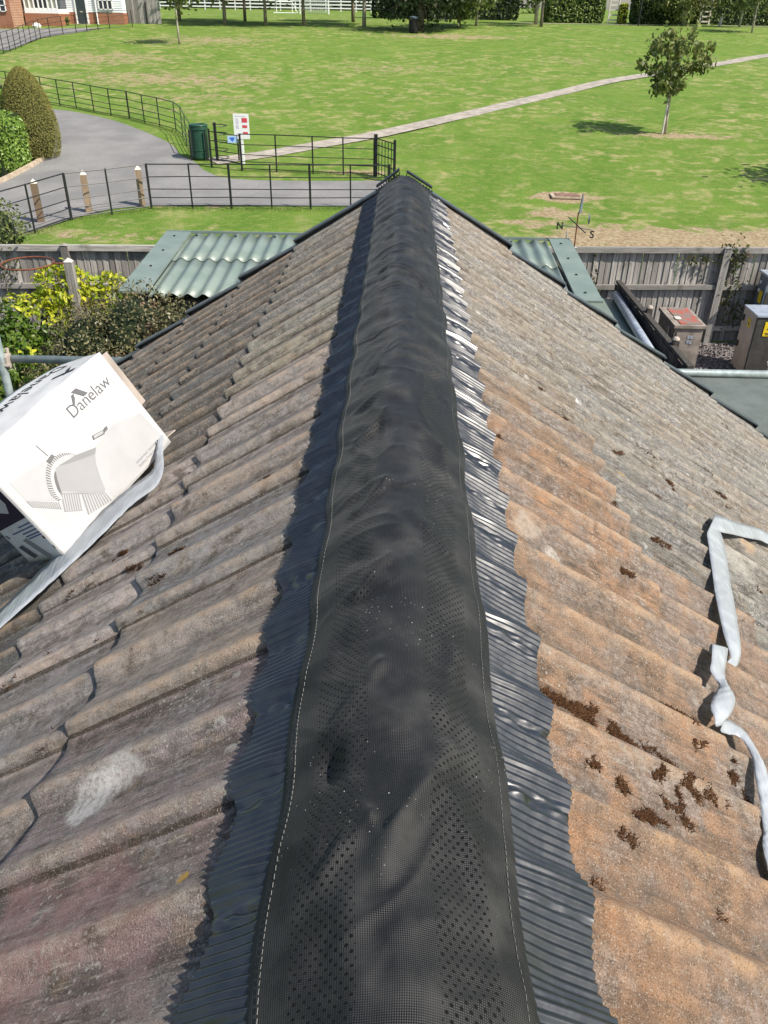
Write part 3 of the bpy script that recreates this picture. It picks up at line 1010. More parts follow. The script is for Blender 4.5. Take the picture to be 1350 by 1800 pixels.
# ------------------------------------------------------------------ moss on the tiles
mc = []
for sg, s, y, rx, ry, n in [(1, .295, .915, .035, .018, 150), (1, .335, .905, .04, .016, 160), (1, .372, .925, .025, .014, 110), (1, .44, .905, .06, .016, 220), (1, .50, .90, .04, .012, 110), (1, .585, 1.02, .045, .016, 120),
                            (1, .62, .97, .022, .012, 60), (1, .395, .79, .022, .014, 90), (1, .45, .758, .035, .012, 110), (1, .50, .79, .03, .02, 120), (1, .555, .84, .05, .022, 190), (1, .47, .83, .02, .012, 50), (1, .33, .80, .014, .01, 40),
                            (1, .705, .955, .018, .03, 140), (1, .715, .90, .014, .02, 80), (1, .692, 1.84, .028, .016, 90), (1, .742, 1.80, .03, .014, 80), (1, .80, 1.745, .035, .014, 90), (1, .836, 1.643, .03, .012, 70), (1, .60, 2.268, .035, .02, 120),
                            (1, .505, 2.36, .02, .015, 40), (1, .445, 2.42, .035, .012, 70), (1, .83, 2.3, .03, .014, 50), (1, .75, 1.95, .02, .012, 40), (1, 1.08, 2.31, .03, .016, 80), (1, .95, 2.14, .03, .014, 60), (1, .29, 1.82, .04, .012, 70), (1, .70, 2.54, .03, .015, 60),
                            (1, 1.06, 1.62, .04, .012, 60), (1, 1.10, 1.95, .03, .014, 60), (1, 1.45, 2.6, .03, .012, 50), (1, 1.6, 3.3, .03, .02, 50), (1, .46, 1.49, .03, .012, 60), (1, .58, 1.44, .025, .014, 60), (1, .36, .68, .012, .008, 24), (1, .30, .60, .012, .012, 30), (1, .52, .63, .014, .01, 24),
                            (-1, .86, 1.70, .028, .014, 90), (-1, .77, 1.575, .025, .014, 80), (-1, .645, 1.428, .03, .010, 60), (-1, .60, 1.50, .03, .012, 50), (-1, 1.02, 3.46, .03, .03, 90), (-1, .70, 1.93, .02, .02, 50), (-1, .36, 1.62, .02, .01, 30)]:
    for _ in range(int(n * 9)):
        a, q = random.uniform(0, 2 * math.pi), 1.7 * math.sqrt(random.random())
        ss, yy = s + rx * q * math.cos(a) + .012 * noise.noise((s * 90, _ * .3, 0)), y + ry * q * math.sin(a)
        row = max(0, math.ceil((ss - TAIL0) / EXPO))
        h = wprof(sg, yy) + .012 - .013 * ((TAIL0 + row * EXPO) - ss) / EXPO
        if noise.noise((ss * 42, yy * 42, sg * 3.0)) + .35 * noise.noise((ss * 150, yy * 150, 2.0)) - .55 * (q - .5) < -.02: continue
        mc.append((sg, ss, yy, h))
for _ in range(4200):                                  # crumbs in the joints of the old grey courses
    sg = random.choice((-1, 1, 1))
    row = random.randint(1, 6)
    c = random.randint(4, 16)
    yy = JOINT0 + c * COVER + random.choice((.022, -.022)) + random.gauss(0, .006)
    ss = TAIL0 + EXPO * row - abs(random.gauss(0, .16))
    if noise.noise((ss * 5, yy * 5, sg * 2.0)) < .16: continue
    h = wprof(sg, yy) + .012 - .013 * ((TAIL0 + row * EXPO) - ss) / EXPO
    for k in range(3):
        mc.append((sg, ss + random.gauss(0, .004), yy + random.gauss(0, .004), h))
V, F = [], []
for sg, s, y, h in mc:
    for k in range(2):
        p = on_roof(sg, s + random.gauss(0, .0015), y + random.gauss(0, .0015), h - .001)
        L = random.uniform(.003, .0105)
        d = Vector((sg * SP, 0, CP)) + Vector((random.gauss(0, .8), random.gauss(0, .8), random.gauss(0, .5)))
        d.normalize()
        s1 = d.cross(Vector((.3, .5, .8))).normalized() * .0011
        s2 = d.cross(s1).normalized() * .0011
        n0 = len(V)
        V += [p + s1, p - s1 * .5 + s2, p - s1 * .5 - s2, p + d * L]
        F += [(n0, n0 + 1, n0 + 3), (n0 + 1, n0 + 2, n0 + 3), (n0 + 2, n0, n0 + 3)]
ms = link('moss_tufts', mesh('moss_tufts', V, np.array(F), M_MOSS))
tag(ms, 'dark brown dry moss tufts growing on the roof tiles', kind='stuff')

# ------------------------------------------------------------------ text helper (built-in font)
def text_mesh(name, s, size, origin, xa, ya, mat, parent, proud=0.0, extrude=0.0, align='LEFT', bold=0.0):
    cu = bpy.data.curves.new(name, 'FONT')
    cu.body, cu.size, cu.extrude, cu.align_x = s, size, extrude, align
    cu.offset = bold
    tmp = bpy.data.objects.new('tmp', cu)
    COL.objects.link(tmp)
    dg = bpy.context.evaluated_depsgraph_get()
    me = bpy.data.meshes.new_from_object(tmp.evaluated_get(dg))
    bpy.data.objects.remove(tmp)
    xa, ya = Vector(xa).normalized(), Vector(ya).normalized()
    za = xa.cross(ya)
    off = parent_loc(parent) if parent else Vector((0, 0, 0))
    for v in me.vertices:
        c = v.co.copy()
        v.co = Vector(origin) + xa * c.x + ya * c.y + za * (c.z + proud) - off
    me.materials.clear(); me.materials.append(mat)
    return link(name, me, parent)

# ------------------------------------------------------------------ the carton on the left slope
BP3 = Vector((-0.935, 1.817, 4.088)); BU = Vector((.378, .893, .245)).normalized()
BV = Vector((-.502, -.025, .864)); BV = (BV - BU * BV.dot(BU)).normalized(); BN = BU.cross(BV)   # BN: out of the printed face
BW, BH, BD = .5247, .3524, .205
bx = thing('cardboard_box', BP3, 'white printed cardboard box standing on the left roof slope', 'box')
def bp(u, v, d=0.0): return BP3 + BU * u + BV * v - BN * d
nb_ = 14
def panel(name, fn, mat):
    V = [fn(i / nb_, j / nb_) - BP3 for j in range(nb_ + 1) for i in range(nb_ + 1)]
    F = [(j * (nb_ + 1) + i, j * (nb_ + 1) + i + 1, (j + 1) * (nb_ + 1) + i + 1, (j + 1) * (nb_ + 1) + i) for j in range(nb_) for i in range(nb_)]
    o = link(name, mesh(name, V, F, mat, True), bx)
    m = o.modifiers.new('thick', 'SOLIDIFY'); m.thickness = .003; m.offset = -1
    return o
panel('front_panel', lambda a, b: bp(a * BW, b * BH), M_CARTON)
panel('end_panel', lambda a, b: bp(0, b * BH, BD * (1 - a)), M_CARTON)
panel('back_panel', lambda a, b: bp(BW * (1 - a), b * BH, BD), M_CARTON)
panel('base_panel', lambda a, b: bp(a * BW, 0, BD * (1 - b)), M_CARTON)
def top_fn(a, b):
    bulge = .030 * math.sin(math.pi * min(1, max(0, a))) * (b ** .8) + .004 * noise.noise((a * 4, b * 4, 0))
    return bp(a * BW, BH + bulge + .012 * b, BD * b * 1.02)
panel('top_panel', top_fn, M_CARTON)
# opened end flaps on the far right end, showing brown board
def flap(name, u0, v0, v1, d0, d1, dirn, ln):
    A = [bp(u0, v0, d0), bp(u0, v1, d1)]
    V = [A[0], A[1], A[1] + dirn * ln, A[0] + dirn * ln]
    o = link(name, mesh(name, [p - BP3 for p in V], [(0, 1, 2, 3)], M_KRAFT), bx)
    m = o.modifiers.new('thick', 'SOLIDIFY'); m.thickness = .004; m.offset = 0
flap('end_flap', BW, BH - .012, .15, .006, .006, (BU * .8 - BN * .45 - BV * .1).normalized(), .045)
flap('end_flap', BW, .02, .02, .01, BD, (BU * .9 - BV * .1).normalized(), .05)

def prn(name, pts, mat, level=1, o=None, face='front'):
    lev = .0006 * level
    if face == 'front': P = [bp(u, v) + BN * lev for u, v in pts]
    elif face == 'end': P = [bp(0, v, d) - BU * lev for d, v in pts]
    else:
        P = [top_fn(u / BW, d / BD) + BV * lev for u, d in pts]
    return link(name, mesh(name, [p - BP3 for p in P], [tuple(range(len(P)))], mat), o or bx)

il = prn('illustration', [(.03, .255), (.155, .232), (.238, .184), (.304, .160), (.335, .175), (.40, .172), (.504, .137), (.515, .012), (.05, .016), (.024, .2)], GREY[74], 1)
prn('ridge_tile_drawing', [(.31, .164), (.40, .171), (.50, .136), (.512, .016), (.30, .013), (.236, .013), (.235, .05), (.246, .085), (.264, .12), (.283, .144)], GREY[68], 2, il)
prn('ridge_tile_drawing', [(.03, .253), (.15, .231), (.128, .205), (.112, .187), (.10, .167), (.095, .148), (.10, .124), (.03, .19)], GREY[68], 2, il)
prn('underlay_drawing', [(.235, .183), (.303, .158), (.282, .143), (.263, .119), (.245, .084), (.233, .05), (.223, .049), (.121, .142), (.143, .18), (.16, .196)], GREY[56], 2, il)
prn('underlay_drawing', [(.235, .183), (.303, .158), (.285, .146), (.20, .180), (.17, .196)], GREY[48], 3, il)
ao = [(.236, .184), (.223, .202), (.207, .214), (.187, .221), (.164, .225), (.144, .218), (.126, .204), (.111, .186), (.099, .167), (.093, .148), (.099, .124)]
ai = [(.235, .183), (.221, .190), (.205, .196), (.188, .199), (.17, .199), (.152, .193), (.137, .182), (.127, .167), (.119, .15), (.116, .134), (.112, .122)]
prn('arch_drawing', ao + ai[::-1], GREY[74], 4, il)
for i in range(len(ao) - 1):
    for t0 in (0.1, .43, .76):
        a0 = [ao[i][k] + (ao[i + 1][k] - ao[i][k]) * t0 for k in (0, 1)]; a1 = [ao[i][k] + (ao[i + 1][k] - ao[i][k]) * (t0 + .15) for k in (0, 1)]
        b0 = [ai[i][k] + (ai[i + 1][k] - ai[i][k]) * t0 for k in (0, 1)]; b1 = [ai[i][k] + (ai[i + 1][k] - ai[i][k]) * (t0 + .15) for k in (0, 1)]
        m0 = [a0[k] * .45 + b0[k] * .55 for k in (0, 1)]; m1 = [a1[k] * .45 + b1[k] * .55 for k in (0, 1)]
        prn('arch_notch', [a0, a1, m1, m0], GREY[35], 5, il)
prn('arch_shadow', [(.152, .193), (.137, .182), (.127, .167), (.119, .15), (.116, .134), (.121, .132), (.129, .15), (.139, .17), (.15, .186)], GREY[35], 5, il)
for a, b, c_, d_, n in [((.118, .135), (.162, .096), (.134, .056), (.09, .092), 8), ((.166, .093), (.229, .043), (.229, .014), (.137, .036), 10), ((.029, .188), (.098, .12), (.09, .102), (.029, .165), 14)]:
    prn('skirt_drawing', [a, b, c_, d_], GREY[68], 3, il)
    for k in range(n):
        t0, t1 = (k + .1) / n, (k + .5) / n
        L = lambda p, q, t: (p[0] + (q[0] - p[0]) * t, p[1] + (q[1] - p[1]) * t)
        prn('skirt_pleat', [L(a, b, t0), L(a, b, t1), L(d_, c_, t1), L(d_, c_, t0)], GREY[48], 4, il)
prn('seam_line', [(.118, .139), (.228, .048), (.225, .045), (.115, .136)], GREY[56], 5, il)
prn('clip_drawing', [(.317, .191), (.363, .180), (.354, .169), (.310, .179)], GREY[35], 5, il)
prn('clip_drawing', [(.320, .188), (.356, .180), (.351, .173), (.315, .180)], GREY[62], 6, il)
prn('clip_drawing', [(.363, .183), (.378, .182), (.372, .172), (.356, .172)], GREY[35], 5, il)
prn('bolt_drawing', [(.160, .279), (.163, .279), (.169, .235), (.166, .235)], GREY[48], 3, il)
prn('nut_drawing', [(.152, .228), (.178, .233), (.182, .222), (.158, .216)], GREY[35], 6, il)
lg = text_mesh('lettering', 'Danelaw', .052, bp(.305, .262), BU, BV, M_INK, bx, .0010)
prn('logo_mark', [(.350, .314), (.362, .314), (.356, .302), (.342, .288), (.333, .288)], M_INK, 1)
prn('logo_mark', [(.356, .321), (.379, .321), (.402, .288), (.382, .288)], M_INK, 1)
text_mesh('small_lettering', 'Independent Specialist', .0115, bp(.374, .034), BU, BV, GREY[48], bx, .0018)
text_mesh('small_lettering', 'Building Products', .0115, bp(.374, .020), BU, BV, GREY[48], bx, .0018)
prn('logo_mark', [(.481, .040), (.487, .040), (.493, .024), (.486, .024)], GREY[18], 3)
prn('logo_mark', [(.474, .040), (.479, .041), (.477, .032), (.472, .028), (.469, .032)], GREY[18], 3)
# end panel: navy block, text lines, barcode
prn('navy_block', [(.012, .350), (.008, .155), (.200, .128), (.200, .350)], M_NAVY, 1, face='end')
prn('logo_mark', [(.048, .255), (.040, .210), (.068, .178), (.150, .195), (.15, .24), (.10, .262)], GREY[74], 2, face='end')
prn('logo_mark', [(.085, .235), (.078, .215), (.10, .205), (.108, .228)], M_NAVY, 3, face='end')
for k, (d0, d1, v) in enumerate([(.012, .09, .1385), (.010, .15, .127), (.008, .10, .115), (.006, .095, .104), (.006, .09, .0955)]):
    prn('text_line', [(d0, v), (d1, v - (d1 - d0) * .12), (d1, v - .0045 - (d1 - d0) * .12), (d0, v - .0045)], M_BLUEINK, 1, face='end')
prn('stuck_label', [(.13, .082), (.10, .088), (.055, .012), (.085, .006)], GREY[48], 1, face='end')
bar_o = prn('barcode_label', [(.185, .062), (.15, .068), (.12, .018), (.16, .010)], GREY[62], 1, face='end')
for k in range(5):
    t0 = k / 5
    prn('barcode_bar', [(.184 - .03 * t0, .060 + .006 * t0), (.180 - .03 * t0, .061 + .006 * t0), (.152 - .03 * t0, .015 + .006 * t0), (.156 - .03 * t0, .014 + .006 * t0)], GREY[18], 2, bar_o, face='end')
prn('printed_mark', [(.018, .084), (.008, .088), (.006, .076), (.018, .074)], M_INKBLACK, 1, face='end')
prn('printed_mark', [(.010, .046), (.004, .05), (.003, .038), (.010, .036)], M_INKBLACK, 1, face='end')
prn('printed_mark', [(.196, .108), (.190, .110), (.180, .098), (.188, .094)], M_INKBLACK, 1, face='end')
# lettering on the top panel, upside down to the viewer
tp0 = top_fn(.93, .86)
ex = (top_fn(.5, .6) - top_fn(.8, .6)).normalized(); ey = (top_fn(.6, .3) - top_fn(.6, .8)).normalized()
tl = text_mesh('lettering', 'Danelaw', .075, Vector((0, 0, 0)), (1, 0, 0), (0, 1, 0), M_INKBLACK, None)
for v in tl.data.vertices:
    a = .93 - v.co.x / BW
    b = .80 - v.co.y / BD
    v.co = top_fn(a, b) + BV * .0012 - BP3
tl.parent = bx
for poly in ([(.445, .075), (.465, .075), (.425, .045), (.405, .052)], [(.40, .09), (.385, .085), (.43, .03), (.45, .035)]):
    prn('logo_mark', poly, M_INKBLACK, 1, face='top')

# ------------------------------------------------------------------ white backing strips
def ribbon(name, sg, rows, label, sub=8):
    """rows: (s_left, y_left, h_left, s_right, y_right, h_right) stations along the strip"""
    q = .07
    lo = lambda a, b: a + (b - a) * q
    Lp = smooth_line([on_roof(sg, lo(r[0], r[3]), lo(r[1], r[4]), lo(r[2], r[5]) - .008) for r in rows], sub)
    Rp = smooth_line([on_roof(sg, lo(r[3], r[0]), lo(r[4], r[1]), lo(r[5], r[2]) - .008) for r in rows], sub)
    V, F = [], []
    for i, (a, b) in enumerate(zip(Lp, Rp)):
        w = .0022 * noise.noise((i * .5, 0, 3)) + .0015 * noise.noise((i * 1.7, 0, 8))
        for k in range(5):
            t_ = k / 4
            p = a.lerp(b, t_)
            p = p + Vector((0, 0, w + .0015 * math.sin(math.pi * t_) + .0012 * noise.noise((i * .9, t_ * 3, 1))))
            V.append(p)
    for i in range(len(Lp) - 1):
        for k in range(4):
            F.append((i * 5 + k, i * 5 + k + 1, (i + 1) * 5 + k + 1, (i + 1) * 5 + k))
    base = Vector(V[0])
    o = link(name, mesh(name, [Vector(p) - base for p in V], F, M_TAPE, True))
    o.location = base
    m = o.modifiers.new('thick', 'SOLIDIFY'); m.thickness = .0006
    return tag(o, label, 'strip')

ribbon('backing_strip', 1,
       [(1.745, 2.492, .05, 1.680, 2.382, .045), (1.607, 2.435, .055, 1.549, 2.330, .045), (1.50, 2.385, .06, 1.47, 2.305, .04), (1.453, 2.360, .06, 1.390, 2.24, .045), (1.33, 2.285, .06, 1.28, 2.16, .05), (1.215, 2.218, .062, 1.185, 2.09, .052),
        (1.19, 2.20, .056, 1.09, 2.03, .048), (1.165, 2.05, .052, 1.03, 1.89, .046), (1.105, 1.88, .05, .972, 1.732, .045), (1.046, 1.739, .052, .93, 1.62, .045), (.99, 1.60, .055, .898, 1.530, .046), (.946, 1.489, .055, .861, 1.401, .045), (.91, 1.39, .05, .855, 1.335, .04), (.893, 1.345, .04, .84, 1.315, .032), (.872, 1.318, .034, .826, 1.298, .03),
        (.850, 1.312, .028, .79, 1.30, .03), (.840, 1.330, .040, .768, 1.303, .045), (.836, 1.334, .056, .760, 1.298, .060), (.81, 1.285, .055, .735, 1.235, .055), (.780, 1.229, .052, .723, 1.202, .05), (.752, 1.18, .06, .738, 1.173, .045), (.748, 1.15, .065, .70, 1.125, .045), (.745, 1.123, .066, .661, 1.070, .05), (.72, 1.08, .058, .662, 1.045, .048), (.694, 1.048, .045, .674, 1.033, .04),
        (.70, 1.04, .030, .735, 1.09, .036), (.743, 1.048, .036, .769, 1.078, .04), (.752, 1.01, .038, .764, 1.012, .05), (.735, .955, .036, .764, .975, .05), (.718, .899, .034, .758, .93, .046), (.690, .831, .034, .736, .867, .04), (.662, .787, .036, .722, .828, .044), (.650, .745, .036, .708, .767, .04), (.645, .70, .036, .70, .715, .04)],
       'long white plastic backing strip lying twisted on the right roof slope', 6)
ribbon('backing_strip', -1,
       [(.868, 2.29, .095, .855, 2.275, .08), (.872, 2.22, .075, .835, 2.17, .06), (.862, 2.14, .060, .80, 2.04, .048), (.868, 2.09, .055, .80, 1.945, .045), (.955, 2.035, .060, .865, 1.895, .05), (1.05, 1.955, .060, .935, 1.80, .05), (1.141, 1.875, .055, 1.032, 1.705, .048), (1.225, 1.77, .052, 1.108, 1.65, .046), (1.294, 1.680, .050, 1.217, 1.556, .046), (1.38, 1.58, .05, 1.30, 1.47, .046), (1.50, 1.45, .05, 1.42, 1.34, .046)],
       'flat white plastic backing strip running out from under the cardboard box', 8)

# ------------------------------------------------------------------ scaffold behind the gable
sc1 = thing('scaffold_tube', (-3.2, 4.97, 3.42), 'horizontal galvanised scaffold tube passing behind the gable end', 'scaffold tube')
MB().tube([(-3.2, 4.97, 3.42), (4.6, 4.97, 3.432)], .026, 14).build('tube', M_SCAF, sc1, True)
sc2 = thing('scaffold_standard', (-2.62, 4.9, 0), 'upright galvanised scaffold standard with coupler at the left edge', 'scaffold tube')
MB().tube([(-2.635, 4.905, 0), (-2.605, 4.905, 5.0)], .027, 14).build('tube', M_SCAF, sc2, True)
cpl = MB(); cpl.box((-2.615, 4.935, 3.42), (.075, .08, .075)).tube([(-2.66, 4.90, 3.40), (-2.56, 4.90, 3.40)], .016, 8).tube([(-2.60, 4.98, 3.35), (-2.60, 4.98, 3.49)], .012, 8)
cpl.build('coupler', M_KRAFT, sc2)
sc3 = thing('scaffold_tube', (-3.2, 4.6, 3.25), 'short end of a pale scaffold tube at the left picture edge', 'scaffold tube')
MB().tube([(-3.4, 4.3, 3.23), (-2.60, 4.55, 3.27)], .026, 14).build('tube', M_SCAF, sc3, True)

# ------------------------------------------------------------------ flat-roofed outbuilding on the right
fr = thing('flat_roof_outbuilding', (4.6, 6.3, 0), 'low flat roofed outbuilding with grey green felt beside the gable', 'building')
MB().box((4.9, 6.25, 2.25), (4.0, 2.9, .10)).build('flat_roof', M_FELT, fr)
MB().box((4.9, 7.72, 2.25), (4.06, .06, .16)).build('roof_trim', M_VERGE, fr)
MB().box((4.9, 6.25, 1.1), (3.8, 2.7, 2.2)).build('wall', M_RENDERWALL, fr)

# ------------------------------------------------------------------ green corrugated shed
sh = thing('green_shed', (-.6, 12.7, 0), 'garden shed with pale green corrugated roof behind the gable', 'shed')
SX0, SX1, SYN, SYF = -3.95, 2.80, 11.15, 13.95
SZN, SZF = 1.97, 2.16
PIT = .22
def shed_z(y): return SZN + (SZF - SZN) * (y - SYN) / (SYF - SYN)
def corr_sheet(x0, x1, y0, y1, lift):
    n = int(round((x1 - x0) / PIT * 12))
    ys_ = [y0 + (y1 - y0) * k / 3 for k in range(4)]
    V, F = [], []
    for y in ys_:
        for i in range(n + 1):
            x = x0 + (x1 - x0) * i / n
            ph_ = ((x - SX0) / PIT) % 1.0
            z = .027 * math.sin(2 * math.pi * ph_)
            V.append((x, y, shed_z(y) + z + lift))
    for j in range(3):
        for i in range(n):
            a = j * (n + 1) + i
            F.append((a, a + 1, a + n + 2, a + n + 1))
    off = parent_loc(sh)
    o = link('roof_sheet', mesh('roof_sheet', [Vector(p) - off for p in V], F, M_GREENROOF, True), sh)
    m = o.modifiers.new('thick', 'SOLIDIFY'); m.thickness = .006
    return o
xs_ = [SX0 + .35 + k for k in range(0, 6)] + [SX1 - .35]
ymid = 12.65
for a, b in zip(xs_[:-1], xs_[1:]):
    corr_sheet(a, b + .0, SYN, ymid + .10, .0)
    corr_sheet(a, b + .0, ymid, SYF, .012)
def verge_panel(x0, x1, name):
    P = [(x0, SYN, SZN + .045), (x1, SYN, SZN + .045), (x1, SYF + .05, SZF + .05), (x0, SYF + .05, SZF + .05)]
    v = P + [(x, y, z - .03) for x, y, z in P]
    MB().add(v, [(0, 1, 2, 3), (7, 6, 5, 4), (0, 4, 5, 1), (1, 5, 6, 2), (2, 6, 7, 3), (3, 7, 4, 0)]).build(name, M_GREENROOF, sh)
verge_panel(SX0 - .06, SX0 + .36, 'verge_trim'); verge_panel(SX1 - .30, SX1 + .06, 'verge_trim')
MB().box(((SX0 + SX1) / 2, SYF + .03, SZF + .035), (SX1 - SX0 + .1, .03, .05)).build('back_trim', M_GREENROOF, sh)
rv = random.Random(3)
for x0 in (SX0 + .14, SX1 - .14):
    for k in range(4):
        y = SYN + .3 + k * .75
        MB().box((x0, y, shed_z(y) + .052), (.03, .03, .02)).build('roof_screw', M_VERGE_BLACK, sh)
for k in range(9):
    y = 13.75
    x = SX0 + .45 + PIT * (k * 3 + .25)
    if x < SX1 - .4: MB().box((x, y, shed_z(y) + .05), (.03, .03, .02)).build('roof_screw', M_VERGE_BLACK, sh)
MB().box(((SX0 + SX1) / 2, (SYN + SYF) / 2, .93), (SX1 - SX0 - .25, SYF - SYN - .25, 1.86)).build('shed_wall', M_FENCE_DARK, sh)
MB().box((3.42, 13.0, .98), (.95, 3.3, .05)).build('side_shelter_roof', M_GREENROOF, sh)
MB().box((3.42, 13.0, .48), (.85, 3.1, .95)).build('side_shelter_wall', M_FENCE_DARK, sh)
pp = thing('drain_pipe', (3.8, 13, 1.05), 'thick pale blue plastic pipe lying beside the dark fence', 'pipe')
MB().tube([(3.93, 14.5, 1.12), (3.80, 11.0, 1.10)], .075, 16).build('pipe_barrel', M_LIDBLUE, pp, True)

# weather vane on the shed corner
wv = thing('weather_vane', (2.93, 13.98, 2.1), 'small iron weather vane with N and S letters on the shed corner', 'weather vane')
VC = Vector((2.945, 13.98, 2.40))
MB().tube([(2.955, 13.98, 1.8), (2.94, 13.98, 2.64)], .011, 8).build('spindle', M_RUST, wv)
nA, nB = Vector((-.27, -.07, .055)), Vector((.27, .07, -.055))
MB().tube([VC + nA, VC + nB], .009, 6).build('cross_arm', M_IRON, wv)
MB().tube([VC + Vector((-.10, .28, .10)), VC + Vector((.10, -.28, -.03))], .009, 6).build('cross_arm', M_IRON, wv)
text_mesh('letter', 'N', .16, VC + nA + Vector((-.09, -.01, -.075)), (1, .2, 0), (0, 0, 1), M_IRON, wv, 0, .008, bold=.003)
text_mesh('letter', 'S', .17, VC + nB + Vector((-.02, 0, -.13)), (1, .1, 0), (0, 0, 1), M_IRON, wv, 0, .008, bold=.003)
text_mesh('letter', 'E', .2, VC + Vector((-.16, -.02, -.22)), (.15, 1, 0), (0, 0, 1), M_GREYMETAL, wv, 0, .008)
text_mesh('letter', 'W', .2, VC + Vector((.22, .1, .02)), (.15, 1, 0), (0, 0, 1), M_GREYMETAL, wv, 0, .008)
vn = MB(); vn.add([VC + Vector(p) for p in ((.01, -.02, .22), (.055, .03, .24), (.055, .03, .44), (.04, .01, .53), (.02, -.02, .44))] + [VC + Vector(p) for p in ((.0, .0, .22), (.045, .05, .24), (.045, .05, .44), (.03, .03, .53), (.01, 0, .44))],
                  [(0, 1, 2, 3, 4), (9, 8, 7, 6, 5), (0, 5, 6, 1), (1, 6, 7, 2), (2, 7, 8, 3), (3, 8, 9, 4), (4, 9, 5, 0)])
vn.build('wind_vane', M_GREYMETAL, wv)

# ------------------------------------------------------------------ close-board fence behind the garden
def fence_y(x): return 14.92 + .065 * x
def closeboard(x0, x1, label, posts, ztop=1.80):
    e = thing('closeboard_fence', (x0, fence_y(x0), 0), label, 'fence')
    ang = math.atan(.065)
    bm_ = []
    for s in range(5):
        rnd = random.Random(s + 40)
        b = MB(); h = ztop - .06 - rnd.uniform(0, .02)
        b.box((0, 0, h / 2), (.122, .014 + .003 * rnd.random(), h), rz=.13)
        bm_.append(mesh('fence_board', b.v, b.f, M_FENCE))
    x = x0
    k = 0
    while x < x1:
        rnd = random.Random(k * 7 + int(x0 * 10))
        mw = Matrix.Translation((x - x0, fence_y(x) - fence_y(x0) + rnd.uniform(-.004, .004), rnd.uniform(-.02, .01))) @ Matrix.Rotation(ang + rnd.uniform(-.05, .05), 4, 'Z') @ Matrix.Rotation(rnd.uniform(-.008, .008), 4, 'Y')
        link('fence_board', rnd.choice(bm_), e, mw)
        x += .113; k += 1
    for z, hh, dd in ((ztop - .03, .10, .07), (1.08, .085, .07), (.28, .085, .07)):
        xs = [x0] + posts + [x1]
        for a, b in zip(xs[:-1], xs[1:]):
            MB().bar((a + .05, fence_y(a) - .055, z), (b - .05, fence_y(b) - .055, z + random.uniform(-.012, .012)), dd, hh).build('fence_rail', M_RAIL, e)
    for p in posts:
        MB().box((p, fence_y(p) - .07, .91), (.13, .12, 1.82)).build('fence_post', M_FENCE, e)
        MB().add([(p - .07, fence_y(p) - .14, 1.82), (p + .07, fence_y(p) - .14, 1.82), (p + .07, fence_y(p), 1.82), (p - .07, fence_y(p), 1.82), (p, fence_y(p) - .07, 1.85)], [(0, 1, 4), (1, 2, 4), (2, 3, 4), (3, 0, 4), (3, 2, 1, 0)]).build('post_top', M_RAIL, e)
    return e
closeboard(-11.0, -2.2, 'silvered closeboard garden fence behind the yellow shrub on the left', [-8.9, -6.02, -3.2])
closeboard(-2.1, 10.0, 'silvered closeboard garden fence behind the cabinets on the right', [-.4, 3.15, 6.05, 9.0])

# low dark fence running towards the house
df = thing('low_dark_fence', (4.1, 12.6, 0), 'low dark damp board fence beside the blue pipe', 'fence')
for k in range(34):
    y = 14.75 - k * .122
    xx = 3.98 + .012 * (14.75 - y)
    MB().box((xx, y, .62 + random.uniform(-.01, .01)), (.02, .118, 1.24)).build('fence_board', M_FENCE_DARK, df)
MB().bar((4.02, 14.8, 1.28), (4.08, 10.6, 1.27), .09, .05).build('top_rail', M_FENCE_DARK, df)
MB().bar((4.035, 14.8, .85), (4.085, 10.6, .85), .05, .07).build('side_rail', M_FENCE_DARK, df)
for y in (12.95, 11.45):
    MB().box((4.10, y, .68), (.09, .09, 1.36)).build('fence_post', M_FENCE_DARK, df)
    MB().lathe((4.10, y, 1.36), [(.05, 0), (.058, .02), (.035, .05), (.005, .06)], 10).build('post_top', M_KRAFT, df)

# ------------------------------------------------------------------ utility cabinets
c1 = thing('utility_cabinet', (4.9, 13.7, 0), 'brown weathered utility cabinet with faded red top', 'cabinet')
MB().box((4.92, 13.68, .48), (.48, .92, .96)).build('cabinet_body', M_CAB, c1)
MB().box((4.92, 13.68, .985), (.54, 1.0, .05)).build('top_lip', M_CAB, c1)
MB().box((4.95, 13.68, 1.016), (.36, .86, .012)).build('cabinet_top', M_CABRED, c1)
MB().box((4.80, 13.55, 1.026), (.10, .12, .008)).build('top_label', M_POSTCAP, c1)
MB().box((4.92, 13.212, .48), (.40, .018, .80)).build('cabinet_door', M_CAB, c1)
for (dx, dz) in ((-.02, .80), (.03, .80), (-.02, .72), (.03, .71)):
    MB().box((4.95 + dx, 13.20, dz), (.04, .006, .055)).build('number_sticker', M_LIDBLUE, c1)
MB().box((4.668, 13.5, .75), (.012, .03, .28)).build('handle', M_POSTCAP, c1)

c2 = thing('electric_cabinet', (6.33, 13.77, 0), 'beige electric cabinet with yellow warning label on its dark front', 'cabinet')
MB().box((6.34, 13.79, .55), (.42, .54, 1.08)).build('cabinet_body', M_CABBEIGE, c2)
MB().box((6.35, 13.50, .57), (.40, .04, 1.02)).build('cabinet_front', M_CABDARK, c2)
MB().box((6.345, 13.77, 1.105), (.45, .62, .03)).build('cabinet_lid', M_LIDBLUE, c2)
MB().box((6.345, 13.77, .03), (.46, .60, .06)).build('plinth', M_CABBEIGE, c2)
wl_ = MB().box((6.40, 13.474, .88), (.22, .006, .25)).build('warning_label', M_YELLOW, c2)
MB().add([(6.33, 13.468, .86), (6.47, 13.468, .86), (6.40, 13.468, .98), (6.40, 13.468, .89)], [(0, 3, 2), (3, 1, 2)]).build('warning_triangle', M_CABDARK, c2)
MB().box((6.40, 13.469, .81), (.16, .004, .012)).build('label_text_line', M_CABDARK, c2)
